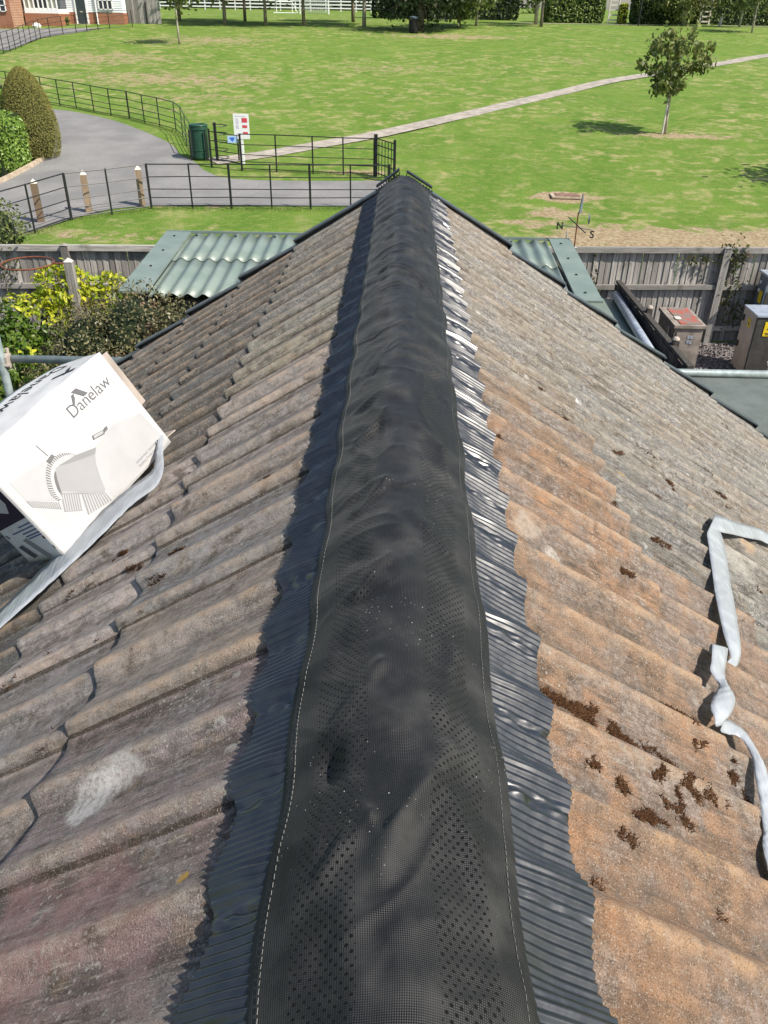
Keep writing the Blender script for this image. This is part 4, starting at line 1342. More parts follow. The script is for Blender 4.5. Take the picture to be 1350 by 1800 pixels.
MB().box((6.40, 13.469, .785), (.13, .004, .012)).build('label_text_line', M_CABDARK, c2)
MB().box((6.126, 13.74, .90), (.006, .11, .15)).build('warning_label', M_YELLOW, c2)
MB().add([(6.121, 13.71, .87), (6.121, 13.77, .87), (6.121, 13.74, .94)], [(0, 2, 1)]).build('warning_triangle', M_CABDARK, c2)
for z in (.92, .45):
    MB().box((6.118, 13.99, z), (.03, .05, .10)).build('hinge', M_CABDARK, c2)
MB().box((6.58, 13.6, 1.13), (.08, .10, .07)).box((6.50, 13.48, 1.09), (.10, .06, .05)).build('lid_latch', M_LIDBLUE, c2)
ws = thing('white_cable', (6.35, 13.25, 0), 'white cable curling up beside the electric cabinet', 'cable')
MB().tube(smooth_line([(6.50, 13.1, .0), (6.50, 13.12, .16), (6.45, 13.14, .27), (6.38, 13.15, .36), (6.36, 13.15, .42)], 5), .016, 8).build('cable_run', M_SIGNWHITE, ws, True)
mp_ = thing('marker_post', (6.62, 13.1, 0), 'short pale square post beside the electric cabinet', 'post')
MB().box((6.62, 13.1, .28), (.09, .09, .56)).box((6.62, 13.1, .57), (.07, .07, .02)).build('post_body', M_POSTCAP, mp_)
c3 = thing('grey_cabinet', (7.0, 15.0, 0), 'blue grey metal cabinet against the fence at the right edge', 'cabinet')
MB().box((7.07, 15.02, .72), (.62, .36, 1.36)).build('cabinet_body', M_GREYMETAL, c3)
MB().box((7.07, 15.0, 1.42), (.68, .44, .04)).build('cabinet_lid', M_LIDBLUE, c3)
MB().box((6.752, 14.98, 1.0), (.006, .14, .22)).build('warning_label', M_YELLOW, c3)
for z in (1.25, 1.1):
    MB().box((6.745, 15.08, z), (.02, .05, .05)).build('bolt', M_SIGNWHITE, c3)
MB().box((7.07, 14.835, .6), (.56, .012, 1.05)).build('cabinet_door', M_CABDARK, c3)

# ------------------------------------------------------------------ hoop on a post
hp = thing('hoop_post', (-5.34, 12.85, 0), 'weathered post carrying a rusty iron hoop in front of the fence', 'post')
MB().box((-5.335, 12.85, .98), (.13, .11, 1.96)).build('post_body', M_FENCE, hp)
MB().add([(-5.40, 12.79, 1.96), (-5.27, 12.79, 1.96), (-5.27, 12.91, 1.96), (-5.40, 12.91, 1.96), (-5.335, 12.85, 2.02)], [(0, 1, 4), (1, 2, 4), (2, 3, 4), (3, 0, 4), (3, 2, 1, 0)]).build('post_top', M_POSTCAP, hp)
ring = [(-5.98 + .40 * math.cos(a), 12.80 + .40 * math.sin(a), 1.93) for a in [2 * math.pi * k / 40 for k in range(41)]]
MB().tube(ring, .013, 8).tube([(-5.58, 12.80, 1.93), (-5.38, 12.85, 1.93)], .014, 8).build('iron_hoop', M_RUST, hp, True)

# ------------------------------------------------------------------ shrubs and hedges
def blob_pts(n, c, r, shell=.55, flat=.0):
    d = RNG.normal(size=(n, 3)); d /= np.linalg.norm(d, axis=1)[:, None]
    q = shell + (1 - shell) * RNG.random(n) ** .6
    ns = np.array([1 + .22 * noise.noise(Vector(x) * 2.3 + Vector(c)) + .12 * noise.noise(Vector(x) * 6 + Vector(c)) for x in d])
    p = np.array(c) + d * (q * ns)[:, None] * np.array(r)
    return p, d

def shrub(name, loc, blobs, mat, size, label, cat='shrub', core=True, stems=7, droop=0.0, aspect=.5, mats=None):
    e = thing(name, loc, label, cat)
    P, D = [], []
    for (c, r, n) in blobs:
        p, d = blob_pts(n, c, r)
        P.append(p); D.append(d)
    P, D = np.concatenate(P), np.concatenate(D)
    if mats:
        m = np.array([noise.noise(Vector(x) * .9) + (x[2] - mats[1]) * mats[2] for x in P]) > 0
        for sel, mm in ((m, mat), (~m, mats[0])):
            if sel.sum():
                link('foliage', leaf_mesh('foliage', P[sel] - np.array(loc), size, mm, droop, aspect, normals=D[sel]), e)
    else:
        link('foliage', leaf_mesh('foliage', P - np.array(loc), size, mat, droop, aspect, normals=D), e)
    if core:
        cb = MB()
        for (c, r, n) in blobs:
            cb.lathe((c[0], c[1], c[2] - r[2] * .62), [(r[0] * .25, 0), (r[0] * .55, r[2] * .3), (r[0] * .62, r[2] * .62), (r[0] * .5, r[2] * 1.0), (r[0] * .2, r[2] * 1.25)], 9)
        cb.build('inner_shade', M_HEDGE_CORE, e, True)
    for k in range(stems):
        c, r, n = blobs[k % len(blobs)]
        a = random.uniform(0, 6.28)
        MB().tube([(c[0] + .1 * math.cos(a), c[1] + .1 * math.sin(a), loc[2]), (c[0] + .5 * r[0] * math.cos(a), c[1] + .5 * r[1] * math.sin(a), c[2]), (c[0] + .8 * r[0] * math.cos(a + .3), c[1] + .8 * r[1] * math.sin(a + .3), c[2] + r[2] * .5)], [.02, .014, .005], 5).build('stem', M_BARK, e)
    return e

shrub('golden_shrub', (-5.9, 12.4, 0), [((-5.6, 13.1, 1.42), (.5, .45, .45), 760), ((-6.15, 12.7, 1.0), (.72, .55, .45), 1000), ((-6.35, 12.0, .7), (.8, .6, .6), 1100), ((-4.85, 13.2, 1.20), (.45, .4, .52), 640), ((-5.9, 11.4, .55), (.8, .6, .55), 700)],
      M_GOLD, .118, 'yellow green leafy shrub in front of the garden fence', stems=9, mats=(M_GOLDLOW, 1.0, .9), core=False)
shrub('bronze_shrub', (-3.9, 10.9, 0), [((-3.7, 10.8, 1.50), (.80, .65, .75), 4200), ((-2.95, 10.55, 1.35), (.66, .6, .75), 3400), ((-4.35, 10.7, 1.30), (.65, .6, .7), 2800), ((-3.6, 9.9, .95), (1.0, .6, .8), 3600), ((-4.6, 10.0, .8), (.6, .6, .7), 2400)],
      M_BERBERIS, .05, 'dense bronze green small leaved shrub beside the green shed', stems=8)
shrub('rose_shrub', (-5.0, 9.2, 0), [((-5.2, 9.3, .55), (.5, .4, .4), 260), ((-4.6, 8.4, .45), (.45, .4, .35), 240)], M_GOLDLOW, .11, 'small green shrub below the scaffold tube', core=False, stems=4)
tt = plain('pink_petals', (.55, .12, .14), .7)
rs = thing('pink_flowers', (-5.1, 9.2, .9), 'pink flower heads beside the scaffold standard', 'flowers')
p_, d_ = blob_pts(60, (-5.05, 9.3, .95), (.22, .15, .08)); link('petals', leaf_mesh('petals', p_ - np.array((-5.1, 9.2, .9)), .07, tt, 0, .9), rs)
MB().tube([(-5.05, 9.3, 0), (-5.05, 9.3, .9)], .012, 5).build('stem', M_BARK, rs)
shrub('privet_shrub', (-8.3, 16.4, 0), [((-8.25, 16.4, 1.55), (.75, .7, .75), 1500), ((-8.8, 16.3, .8), (.8, .7, .8), 900)], leaf_material('privet_leaves', (.05, .085, .02), (.20, .23, .07)), .09, 'loose pale green shrub over the fence at the left edge')
shrub('corner_shrub', (-4.1, 13.9, 0), [((-4.18, 14.0, 1.15), (.28, .3, .45), 360)], M_LAUREL, .10, 'small dark green shrub between the fence and the shed', core=False, stems=2)
# ivy on the fence
def ivy(x, z, w, h, n, label, y_off=-.10):
    q = RNG.normal(size=(n, 3)) * np.array([w, .03, h]) + np.array([x, fence_y(x) + y_off, z])
    e = thing('ivy', (x, fence_y(x) - .1, z), label, 'climber')
    link('foliage', leaf_mesh('foliage', q - np.array((x, fence_y(x) - .1, z)), .075, M_IVY, .2), e)
    MB().tube([(x, fence_y(x) - .09, max(.02, z - 2.2 * h)), (x + .05, fence_y(x) - .09, z), (x - .05, fence_y(x) - .09, z + h)], .008, 5).build('stem', M_BARK, e)
ivy(6.2, 1.65, .16, .14, 150, 'ivy sprawling over the fence top by the post')
ivy(6.25, 1.05, .20, .30, 110, 'ivy trailing down the fence post')
ivy(5.6, 1.60, .20, .05, 60, 'reddish creeper along the fence rail')
ivy(6.5, .55, .22, .18, 120, 'green creeper low on the fence by the gravel')
ivy(-7.2, 1.5, .22, .28, 130, 'ivy hanging down the left garden fence')
ivy(3.6, 1.2, .06, .18, 40, 'thin creeper on the fence beside the shed')

# laurel hedge, clipped: leaves over a rounded box
def hedge(name, base, c, s, n, size, mat, label, rnd=.35, cat='hedge', rz=0.0, group=None):
    e = thing(name, base, label, cat, group)
    P = RNG.uniform(-1, 1, size=(n, 3))
    ax = RNG.integers(0, 3, n); sgn = RNG.choice([-1, 1], n)
    nr = np.zeros((n, 3))
    for i in range(n):
        P[i, ax[i]] = sgn[i] * RNG.uniform(.9, 1.02); nr[i, ax[i]] = sgn[i]
    l4 = (np.abs(P) ** 6).sum(1) ** (1 / 6)
    P = P / np.maximum(l4, .9)[:, None]
    hs = np.array(s) / 2
    P = P * hs
    P += .06 * np.array([[noise.noise((p[0] * 1.5, p[1] * 1.5, p[2] * 1.5)), noise.noise((p[0] * 1.5, p[1], p[2] + 5)), noise.noise((p[1] * 1.5, p[0], 9))] for p in P])
    cz, sz = math.cos(rz), math.sin(rz)
    rot = np.array([[cz, -sz, 0], [sz, cz, 0], [0, 0, 1]])
    P = P @ rot.T; nr = nr @ rot.T
    link('foliage', leaf_mesh('foliage', P + np.array(c) - np.array(base), size, mat, 0, .5, normals=nr * 1.2), e)
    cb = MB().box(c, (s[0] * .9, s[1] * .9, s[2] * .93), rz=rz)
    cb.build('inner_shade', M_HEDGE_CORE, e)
    return e
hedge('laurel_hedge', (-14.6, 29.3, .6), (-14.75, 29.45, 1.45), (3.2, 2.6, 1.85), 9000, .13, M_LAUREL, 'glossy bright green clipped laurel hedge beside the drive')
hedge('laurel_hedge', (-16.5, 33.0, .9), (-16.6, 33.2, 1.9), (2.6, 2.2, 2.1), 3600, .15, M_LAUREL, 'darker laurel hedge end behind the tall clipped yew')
# yew, clipped to an egg
yb = Vector((-13.35, 31.15, zt(31.15)))
yw = thing('clipped_yew', yb, 'tall olive brown yew clipped to a pointed egg beside the drive', 'tree')
n = 34000
ang = RNG.uniform(0, 2 * math.pi, n); h = RNG.random(n) ** .85
rad = .95 * np.clip(1 - ((h - .22) / .79) ** 2, 0, 1) ** .62 * np.where(h < .22, .86 + .14 * np.sqrt(h / .22), 1) * RNG.uniform(.90, 1.03, n)
q = np.stack([rad * np.cos(ang), rad * np.sin(ang), .05 + h * 2.85], 1)
nr = np.stack([np.cos(ang), np.sin(ang), (h - .3) * 1.2], 1)
link('crown', leaf_mesh('crown', q, .055, M_YEW, -.6, .3, normals=nr), yw)
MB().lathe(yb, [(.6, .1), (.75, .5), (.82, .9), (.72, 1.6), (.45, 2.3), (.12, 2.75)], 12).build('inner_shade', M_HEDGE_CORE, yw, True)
MB().tube([yb, yb + Vector((0, 0, .5))], .09, 8).build('trunk', M_BARK, yw)

# ------------------------------------------------------------------ trees
def tree(name, base, height, tr, crown_c, crown_r, n_clump, per, size, mat, bark, label, lean=(0, 0), droop=.3, group=None, spread=.45, fork=.45, seed=1):
    rnd = random.Random(seed)
    b = Vector(base)
    e = thing(name, b, label, 'tree', group)
    top = Vector((b.x + lean[0], b.y + lean[1], b.z + height * .86))
    tp_ = [b + Vector((0, 0, -.05)), b.lerp(top, .25) + Vector((rnd.uniform(-.03, .03), 0, 0)), b.lerp(top, .5), b.lerp(top, .8), top]
    MB().tube(tp_, [tr * 1.25, tr, tr * .8, tr * .45, tr * .15], 8).build('trunk', bark, e, True)
    C = Vector((b.x + lean[0] * .8 + crown_c[0], b.y + lean[1] * .8 + crown_c[1], b.z + crown_c[2]))
    pts = []
    br = MB()
    for k in range(n_clump):
        while True:
            d = Vector((rnd.uniform(-1, 1), rnd.uniform(-1, 1), rnd.uniform(-1, 1)))
            if .25 < d.length < 1: break
        d = d * (1 + .25 * noise.noise(d * 2 + Vector((seed, 0, 0))))
        c = C + Vector((d.x * crown_r[0], d.y * crown_r[1], d.z * crown_r[2]))
        sg_ = spread * (.6 + .6 * rnd.random())
        pts.append(RNG.normal(size=(int(per * (.6 + .8 * rnd.random())), 3)) * np.array([sg_, sg_, sg_ * .7]) + np.array(c))
        if k % 3 == 0:
            t0 = b.lerp(top, max(fork, min(.95, (c.z - b.z) / height * .75)))
            br.tube([t0, t0.lerp(c, .5) + Vector((0, 0, .06 * height * .3)), c], [tr * .42, tr * .28, tr * .08], 5)
    br.build('limbs', bark, e, True)
    P = np.concatenate(pts)
    link('crown', leaf_mesh('crown', P - np.array(b), size, mat, droop, .62), e)
    return e

tb = (11.12, 37.56, zt(37.56))
ty = tree('young_tree', tb, 4.05, .055, (.10, 0, 2.70), (1.62, 1.45, 1.32), 60, 25, .235, M_LEAF_YOUNG, M_BARKPALE, 'young staked broadleaf tree alone on the lawn by the footpath', lean=(-.15, 0), droop=.9, spread=.17, fork=.42, seed=12)
MB().tube([(10.99, 37.5, tb[2] - .05), (10.98, 37.5, tb[2] + 1.5)], .035, 7).build('stake', M_POSTCAP, ty)
def far_tree(x, y, h, tr, cz, cr, ncl, mat, bark, label, seed, size=.34, per=26, lean=0.0, spread=.5):
    return tree('park_tree', (x, y, zt(y)), h, tr, (0, 0, cz), cr, ncl, per, size, mat, bark, label, lean=(lean, 0), droop=.4, group='trees along the far edge of the park', spread=spread, seed=seed)
far_tree(-16.27, 66.1, 5.5, .07, 3.4, (1.2, 1.2, 1.2), 26, M_LEAF_LIME, M_BARKPALE, 'slender pale trunked tree nearest the white house railings', 21)
far_tree(-15.6, 80.1, 7, .14, 4.6, (3.0, 3.0, 2.7), 110, M_LEAF_LIME, M_BARK, 'first tree right of the grey board wall, thick trunk', 22)
far_tree(-14.6, 84.5, 6.5, .12, 4.4, (2.8, 2.8, 2.6), 90, M_LEAF_LIME, M_BARK, 'tree close behind the first tree past the board wall', 23)
far_tree(-20.3, 83.5, 6.5, .12, 4.0, (2.6, 2.6, 2.3), 80, M_LEAF_LIME, M_BARK, 'tree rising over the right end of the board wall', 33)
far_tree(-12.1, 80.2, 7, .13, 4.8, (2.8, 2.8, 2.7), 90, M_LEAF_LIME, M_BARK, 'tree with bare lower trunk left of the football goal', 24)
far_tree(-8.87, 80.8, 7.5, .13, 5.0, (2.8, 2.8, 2.8), 90, M_LEAF_LIME, M_BARK, 'tree in front of the left post of the football goal', 25)
far_tree(-4.9, 86.6, 7, .14, 4.6, (2.6, 2.6, 2.6), 90, M_LEAF_DARK, M_BARK, 'tree leaning slightly, right of the football goal', 26, lean=-.25)
far_tree(-3.65, 81.2, 7.5, .15, 4.9, (2.6, 2.6, 2.8), 90, M_LEAF_DARK, M_BARKPALE, 'pale trunked tree left of the dark spreading tree', 27)
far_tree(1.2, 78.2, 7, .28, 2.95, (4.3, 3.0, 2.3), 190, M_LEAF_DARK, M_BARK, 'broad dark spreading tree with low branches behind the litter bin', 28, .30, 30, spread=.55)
far_tree(4.6, 81.5, 6.5, .14, 2.9, (2.4, 2.0, 2.2), 90, M_LEAF_LIME, M_BARK, 'leafy tree touching the dark spreading tree on its right', 29)
far_tree(6.3, 83.9, 6.5, .11, 3.5, (2.4, 2.0, 1.8), 56, M_LEAF_LIME, M_BARKPALE, 'light trunked tree in front of the shaded hedge', 30)
far_tree(12.2, 88.2, 6.5, .16, 3.6, (2.0, 2.0, 1.8), 46, M_LEAF_DARK, M_BARKPALE, 'left tree of the close pair before the sunlit hedge', 31)
far_tree(12.1, 83.9, 7, .12, 3.9, (1.8, 1.8, 1.8), 40, M_LEAF_LIME, M_BARK, 'right tree of the close pair before the sunlit hedge', 32)
far_tree(26.8, 91.0, 7, .16, 2.9, (4.2, 2.6, 2.3), 120, M_LEAF_YOUNG, M_BARKPALE, 'broad tree in front of the far hedge behind the young tree', 34, .3, 30)
far_tree(31.7, 89.5, 6, .09, 3.0, (1.8, 1.6, 1.9), 34, M_LEAF_LIME, M_BARKPALE, 'thin tree second from the right edge by the far lane', 35)
far_tree(30.0, 81.4, 6, .08, 3.3, (1.5, 1.5, 1.8), 30, M_LEAF_LIME, M_BARKPALE, 'thin tree nearest the right edge of the park', 36)
far_tree(17.2, 28.6, 5.6, .12, 3.9, (1.7, 1.7, 1.5), 60, M_LEAF_YOUNG, M_BARK, 'tree just outside the right edge near the fence', 38)
# litter bin below the dark tree
lb = thing('litter_bin', (.62, 76.6, zt(76.6)), 'black litter bin with pale lid under the dark spreading tree', 'bin')
zb = zt(76.6)
MB().lathe((.62, 76.6, zb), [(.34, 0), (.38, .1), (.40, .9), (.42, 1.0), (.40, 1.02)], 14).build('bin_body', M_BINBLACK, lb)
MB().lathe((.62, 76.6, zb + 1.03), [(.36, 0), (.36, .10), (.2, .16)], 14).build('bin_lid', M_GREYMETAL, lb)

# far hedges, gates, white fence
M_HEDGE_L = leaf_material('laurel_far_leaves', (.07, .13, .025), (.25, .32, .075), None, .2)
hedge('far_hedge', (6, 97, 5), (4.0, 97.5, 6.6), (15.0, 2.2, 4.2), 5000, .34, M_LEAF_DARK, 'tall dark hedge in shade at the top centre')  # shade on this hedge is put into its dark leaf colour
hedge('far_hedge', (16, 93.5, 4.9), (16.6, 93.6, 6.4), (5.8, 2.0, 3.6), 5200, .28, M_HEDGE_L, 'sunlit green hedge left of the white wooden gate')
hedge('far_hedge', (23.5, 94, 4.9), (25.2, 94.2, 6.4), (5.6, 2.0, 3.6), 5200, .26, M_HEDGE, 'grey green hedge between the two wooden gates')
hedge('far_hedge', (33, 95, 5), (33.5, 95.2, 6.4), (9.5, 2.0, 3.8), 5600, .28, M_HEDGE, 'long hedge right of the second wooden gate')
hedge('golden_conifer', (21.2, 92.9, 4.9), (21.3, 93.0, 5.7), (.8, .8, 1.7), 700, .2, M_GOLD, 'small golden bush beside the far wooden gate', cat='shrub')
for gx0, lab in ((20.0, 'white wooden field gate in the left gap of the far hedge'), (29.0, 'white wooden field gate in the right gap of the far hedge')):
    gz = zt(93.2)
    g = thing('field_gate', (gx0, 93.2, gz), lab, 'gate')
    for k in range(5):
        MB().box((gx0 + .45, 93.2, gz + .3 + k * .42), (.95, .06, .13)).build('gate_bar', M_POSTCAP, g)
    for dx in (0, .92):
        MB().box((gx0 + dx, 93.2, gz + 1.15), (.14, .14, 2.3)).build('gate_post', M_POSTCAP, g)
for bxx, lab in ((30.2, 'short white bollard right of the second field gate'), (35.3, 'short white bollard by the long far hedge')):
    b_ = thing('bollard', (bxx, 90.6, zt(90.6)), lab, 'bollard')
    MB().lathe((bxx, 90.6, zt(90.6)), [(.14, 0), (.14, .95), (.10, 1.05), (.02, 1.08)], 10).build('bollard_body', M_POSTCAP, b_)
lp = thing('street_lamp', (21.9, 88.6, zt(88.6)), 'thin dark lamp column in front of the far hedge', 'lamp')
MB().tube([(21.9, 88.6, zt(88.6)), (21.9, 88.6, zt(88.6) + 4.5)], .07, 8).build('column', M_IRON, lp)
MB().lathe((21.9, 88.6, zt(88.6) + 4.5), [(.08, 0), (.22, .1), (.25, .4), (.1, .5)], 10).build('lantern', M_GREYMETAL, lp)
wf = thing('white_rail_fence', (-30, 118, zt(118)), 'white post and rail fence behind the football goal', 'fence')
z8 = zt(118)
for k in range(17):
    MB().box((-31 + k * 1.9, 118, z8 + .72), (.13, .13, 1.44)).build('fence_post', M_WHITEPAINT, wf)
for z in (.35, .72, 1.08, 1.4):
    MB().box((-15.8, 117.92, z8 + z), (31, .05, .14)).build('fence_rail', M_WHITEPAINT, wf)
gl = thing('football_goal', (-10.4, 105, zt(105)), 'white football goal with net on the far pitch', 'goal')
z5 = zt(105)
MB().tube([(-11.9, 105, z5), (-11.9, 105, z5 + 2.1), (-8.7, 105, z5 + 2.1), (-8.7, 105, z5)], .07, 8).build('goal_frame', M_WHITEPAINT, gl)
nt = MB()
for k in range(17):
    x = -11.9 + k * .2
    nt.tube([(x, 105, z5 + 2.1), (x, 106.2, z5)], .018, 4)
for k in range(11):
    q = k / 10
    nt.tube([(-11.9, 105 + 1.2 * q, z5 + 2.1 * (1 - q)), (-8.7, 105 + 1.2 * q, z5 + 2.1 * (1 - q))], .018, 4)
nt.build('net', M_NET, gl)['kind'] = 'stuff'
g2 = thing('small_goal', (-13.9, 107, zt(107)), 'small white training goal left of the football goal', 'goal')
MB().tube([(-14.8, 107, zt(107)), (-14.8, 107, zt(107) + 1.1), (-13.0, 107, zt(107) + 1.1), (-13.0, 107, zt(107))], .06, 6).tube([(-14.8, 107, zt(107) + 1.1), (-15.3, 108, zt(108)), (-12.5, 108, zt(108)), (-13.0, 107, zt(107) + 1.1)], .05, 6).build('goal_frame', M_WHITEPAINT, g2)
fh = hedge('far_woodland_edge', (-20, 128, 5), (-12, 130, 7.4), (60, 4, 5.5), 6000, .6, M_LEAF_LIME, 'pale hedge line beyond the white fence')

# ------------------------------------------------------------------ railings
def railing(name, pts, h, label, rails=(1.0, .72, .45, .26, .07), thick=(), pw=.045):
    e = thing(name, (pts[0][0], pts[0][1], zt(pts[0][1])), label, 'railing')
    for i, (x, y) in enumerate(pts):
        w = pw * (1.45 if i in thick else 1.0)
        z = zt(y)
        ang = math.atan2(pts[min(i + 1, len(pts) - 1)][1] - pts[max(i - 1, 0)][1], pts[min(i + 1, len(pts) - 1)][0] - pts[max(i - 1, 0)][0])
        MB().box((x, y, z + h / 2), (w, w * .6, h + .03), rz=ang).build('railing_post', M_IRON, e)
    for q in rails:
        MB().tube([(x, y, zt(y) + h * q + .02 * noise.noise((x, y, q * 9))) for x, y in pts], .0135 if q < 1 else .017, 6).build('railing_bar', M_IRON, e)
    return e
railing('estate_railing', [(-11.2, 18.6), (-10.6, 20.2), (-9.88, 22.0), (-9.38, 23.4), (-8.44, 24.1), (-7.49, 24.87), (-6.27, 24.95), (-5.12, 25.05), (-3.91, 25.1), (-2.75, 25.17), (-1.55, 25.3), (-.4, 25.4)], 1.24,
        'black estate railing along the near side of the drive', thick=(3, 5, 7, 9, 11))
railing('park_railing', [(-.98, 29.45), (-2.05, 29.5), (-3.10, 29.56), (-4.38, 29.7), (-5.60, 29.75)], 1.18, 'black estate railing between the footpath gate and field gate', thick=(0, 4))
railing('park_railing', [(-7.78, 31.85), (-8.4, 33.6), (-8.93, 35.2), (-9.44, 36.2), (-10.36, 37.15), (-11.2, 37.85), (-12.06, 38.6), (-13.05, 39.2), (-14.06, 39.95), (-15.15, 40.8), (-16.15, 41.45), (-17.2, 42.2), (-18.3, 42.9), (-19.4, 43.6), (-20.5, 44.3), (-21.7, 45.0)], 1.08,
        'black estate railing curving along the park side of the drive', thick=(0, 6))
hr = [(-26.1, 57.3), (-26.18, 59.3), (-26.2, 60.4), (-26.24, 61.4), (-26.45, 62.9), (-26.67, 64.3), (-26.85, 65.7), (-27.0, 67.1), (-27.1, 68.2), (-26.9, 69.6), (-26.48, 71.2), (-25.9, 72.5), (-25.41, 73.6), (-24.9, 74.8), (-24.33, 76.0), (-22.9, 77.6)]
railing('house_railing', hr, 1.2, 'black railing between the far lawn and the white house', pw=.055)
# kissing gate at the path, with bin and signs
kg = thing('kissing_gate', (-6.8, 30.6, zt(30.6)), 'black kissing gate where the footpath meets the drive', 'gate')
for (x, y, hh, w) in ((-6.75, 30.2, 1.25, .06), (-6.72, 31.1, 1.28, .09), (-5.95, 31.2, 1.1, .05)):
    MB().box((x, y, zt(y) + hh / 2), (w, w, hh)).build('gate_post', M_IRON, kg)
for k in range(5):
    z = zt(31) + .15 + k * .26
    MB().tube([(-6.72 + .42 * math.cos(a) - .0, 31.1 + .42 * math.sin(a), z) for a in [R(-60 + 22 * i) for i in range(9)]], .014, 6).build('hoop_bar', M_IRON, kg)
for k in range(4):
    MB().bar((-6.75, 30.2, zt(30.2) + .3 + k * .29), (-5.60, 29.75, zt(29.75) + .25 + k * .29), .02, .025).build('gate_bar', M_IRON, kg)
bn = thing('waste_bin', (-7.38, 31.4, zt(31.4)), 'dark green cylindrical waste bin beside the kissing gate', 'bin')
zb = zt(31.4)
MB().lathe((-7.38, 31.4, zb), [(.28, .02), (.31, .08), (.31, .30), (.325, .31), (.325, .34), (.31, .35), (.31, .98), (.335, 1.0), (.335, 1.08), (.31, 1.10)], 22).build('bin_body', M_BINGREEN, bn)
MB().lathe((-7.38, 31.4, zb + 1.10), [(.33, 0), (.34, .03), (.33, .055), (.24, .075), (.235, .05)], 22).build('bin_rim', M_BINGREEN, bn)
for dx in (-.28, .28):
    MB().box((-7.38 + dx, 31.1, zb + .5), (.05, .05, 1.0)).build('support_post', M_IRON, bn)
# rules sign
sx_, sy_, sz_ = -5.71, 30.72, zt(30.7)
sg_ = thing('notice_sign', (sx_, sy_, sz_), 'white notice board with red blocks on a white post by the path', 'sign')
MB().box((sx_, sy_ + .02, sz_ + .45), (.10, .05, .9)).build('sign_post', M_SIGNWHITE, sg_)
MB().box((sx_ + .02, sy_, sz_ + 1.24), (.54, .03, .80)).build('sign_board', M_SIGNWHITE, sg_)
for (dx, dz, w, h_) in ((.12, .20, .19, .14), (.12, 0, .17, .085), (.13, -.21, .17, .075)):
    MB().box((sx_ + .02 + dx, sy_ - .018, sz_ + 1.24 + dz), (w, .004, h_)).build('red_block', M_SIGNRED, sg_)
for (dx, dz, w, h_) in ((-.13, .18, .10, .16), (-.13, 0, .10, .12), (-.10, -.23, .16, .04), (-.02, .33, .36, .03)):
    MB().box((sx_ + .02 + dx, sy_ - .018, sz_ + 1.24 + dz), (w, .004, h_)).build('pictogram', M_SIGNPINK, sg_)
s2 = thing('direction_plate', (-5.95, 29.86, zt(29.8)), 'small pale blue arrow plate fixed to the path railing', 'sign')
zz_ = zt(29.8) + 1.0
MB().box((-5.86, 29.80, zz_), (.34, .02, .22)).build('sign_plate', M_SIGNPALE, s2)
MB().add([(-5.98, 29.788, zz_ + .06), (-5.78, 29.788, zz_ + .07), (-5.80, 29.788, zz_ + .0), (-5.86, 29.788, zz_ - .08), (-5.92, 29.788, zz_ - .02)], [(0, 4, 3, 2, 1)]).build('arrow_mark', M_SIGNBLUE, s2)
# field gate seen edge-on
fg = thing('field_gate', (-.9, 29.4, zt(29.4)), 'black iron field gate standing open beside the drive end', 'gate')
ga, gb = Vector((-.93, 29.40, zt(29.4))), Vector((-.28, 28.55, zt(28.55)))
for p, w in ((ga, .12), (gb, .09)):
    MB().box((p.x, p.y, p.z + .66), (w, w, 1.32)).build('gate_post', M_IRON, fg)
for k in range(1, 6):
    p = ga.lerp(gb, k / 6)
    MB().box((p.x, p.y, p.z + .62), (.025, .025, 1.14)).build('gate_upright', M_IRON, fg)
for z in (.12, .42, .72, 1.0, 1.20):
    MB().bar(ga + Vector((0, 0, z)), gb + Vector((0, 0, z)), .02, .03).build('gate_bar', M_IRON, fg)
# timber bollards
for (x, y), lab in zip(((-10.14, 23.0), (-9.18, 24.2), (-7.84, 25.05)), ('timber bollard nearest the hedge side of the drive', 'timber bollard in the middle of the three by the railing', 'dark timber bollard closest to the railing corner')):
    b_ = thing('timber_bollard', (x, y, zt(y)), lab, 'bollard', 'timber bollards beside the drive')
    MB().box((x, y + .12, zt(y) + .52), (.18, .18, 1.04), rz=.3).build('bollard_body', M_POSTWOOD, b_)
    c_ = (x, y + .12, zt(y) + 1.04)
    q = [(c_[0] + .10 * math.cos(.3 + R(45 + 90 * k)) * 1.3, c_[1] + .10 * math.sin(.3 + R(45 + 90 * k)) * 1.3, c_[2]) for k in range(4)]
    MB().add(q + [(c_[0], c_[1], c_[2] + .12)], [(0, 1, 4), (1, 2, 4), (2, 3, 4), (3, 0, 4), (3, 2, 1, 0)]).build('bollard_top', M_POSTCAP, b_)
# manhole in the lawn
mh = thing('manhole_cover', (5.25, 27.15, zt(27.15)), 'rusty manhole cover in a bare patch of the lawn', 'manhole cover')
MB().box((5.25, 27.2, zt(27.2) + .035), (.95, .6, .05)).build('frame', M_KERB, mh)
MB().box((5.30, 27.2, zt(27.2) + .064), (.78, .46, .03)).build('cover', M_MUDIRON, mh)

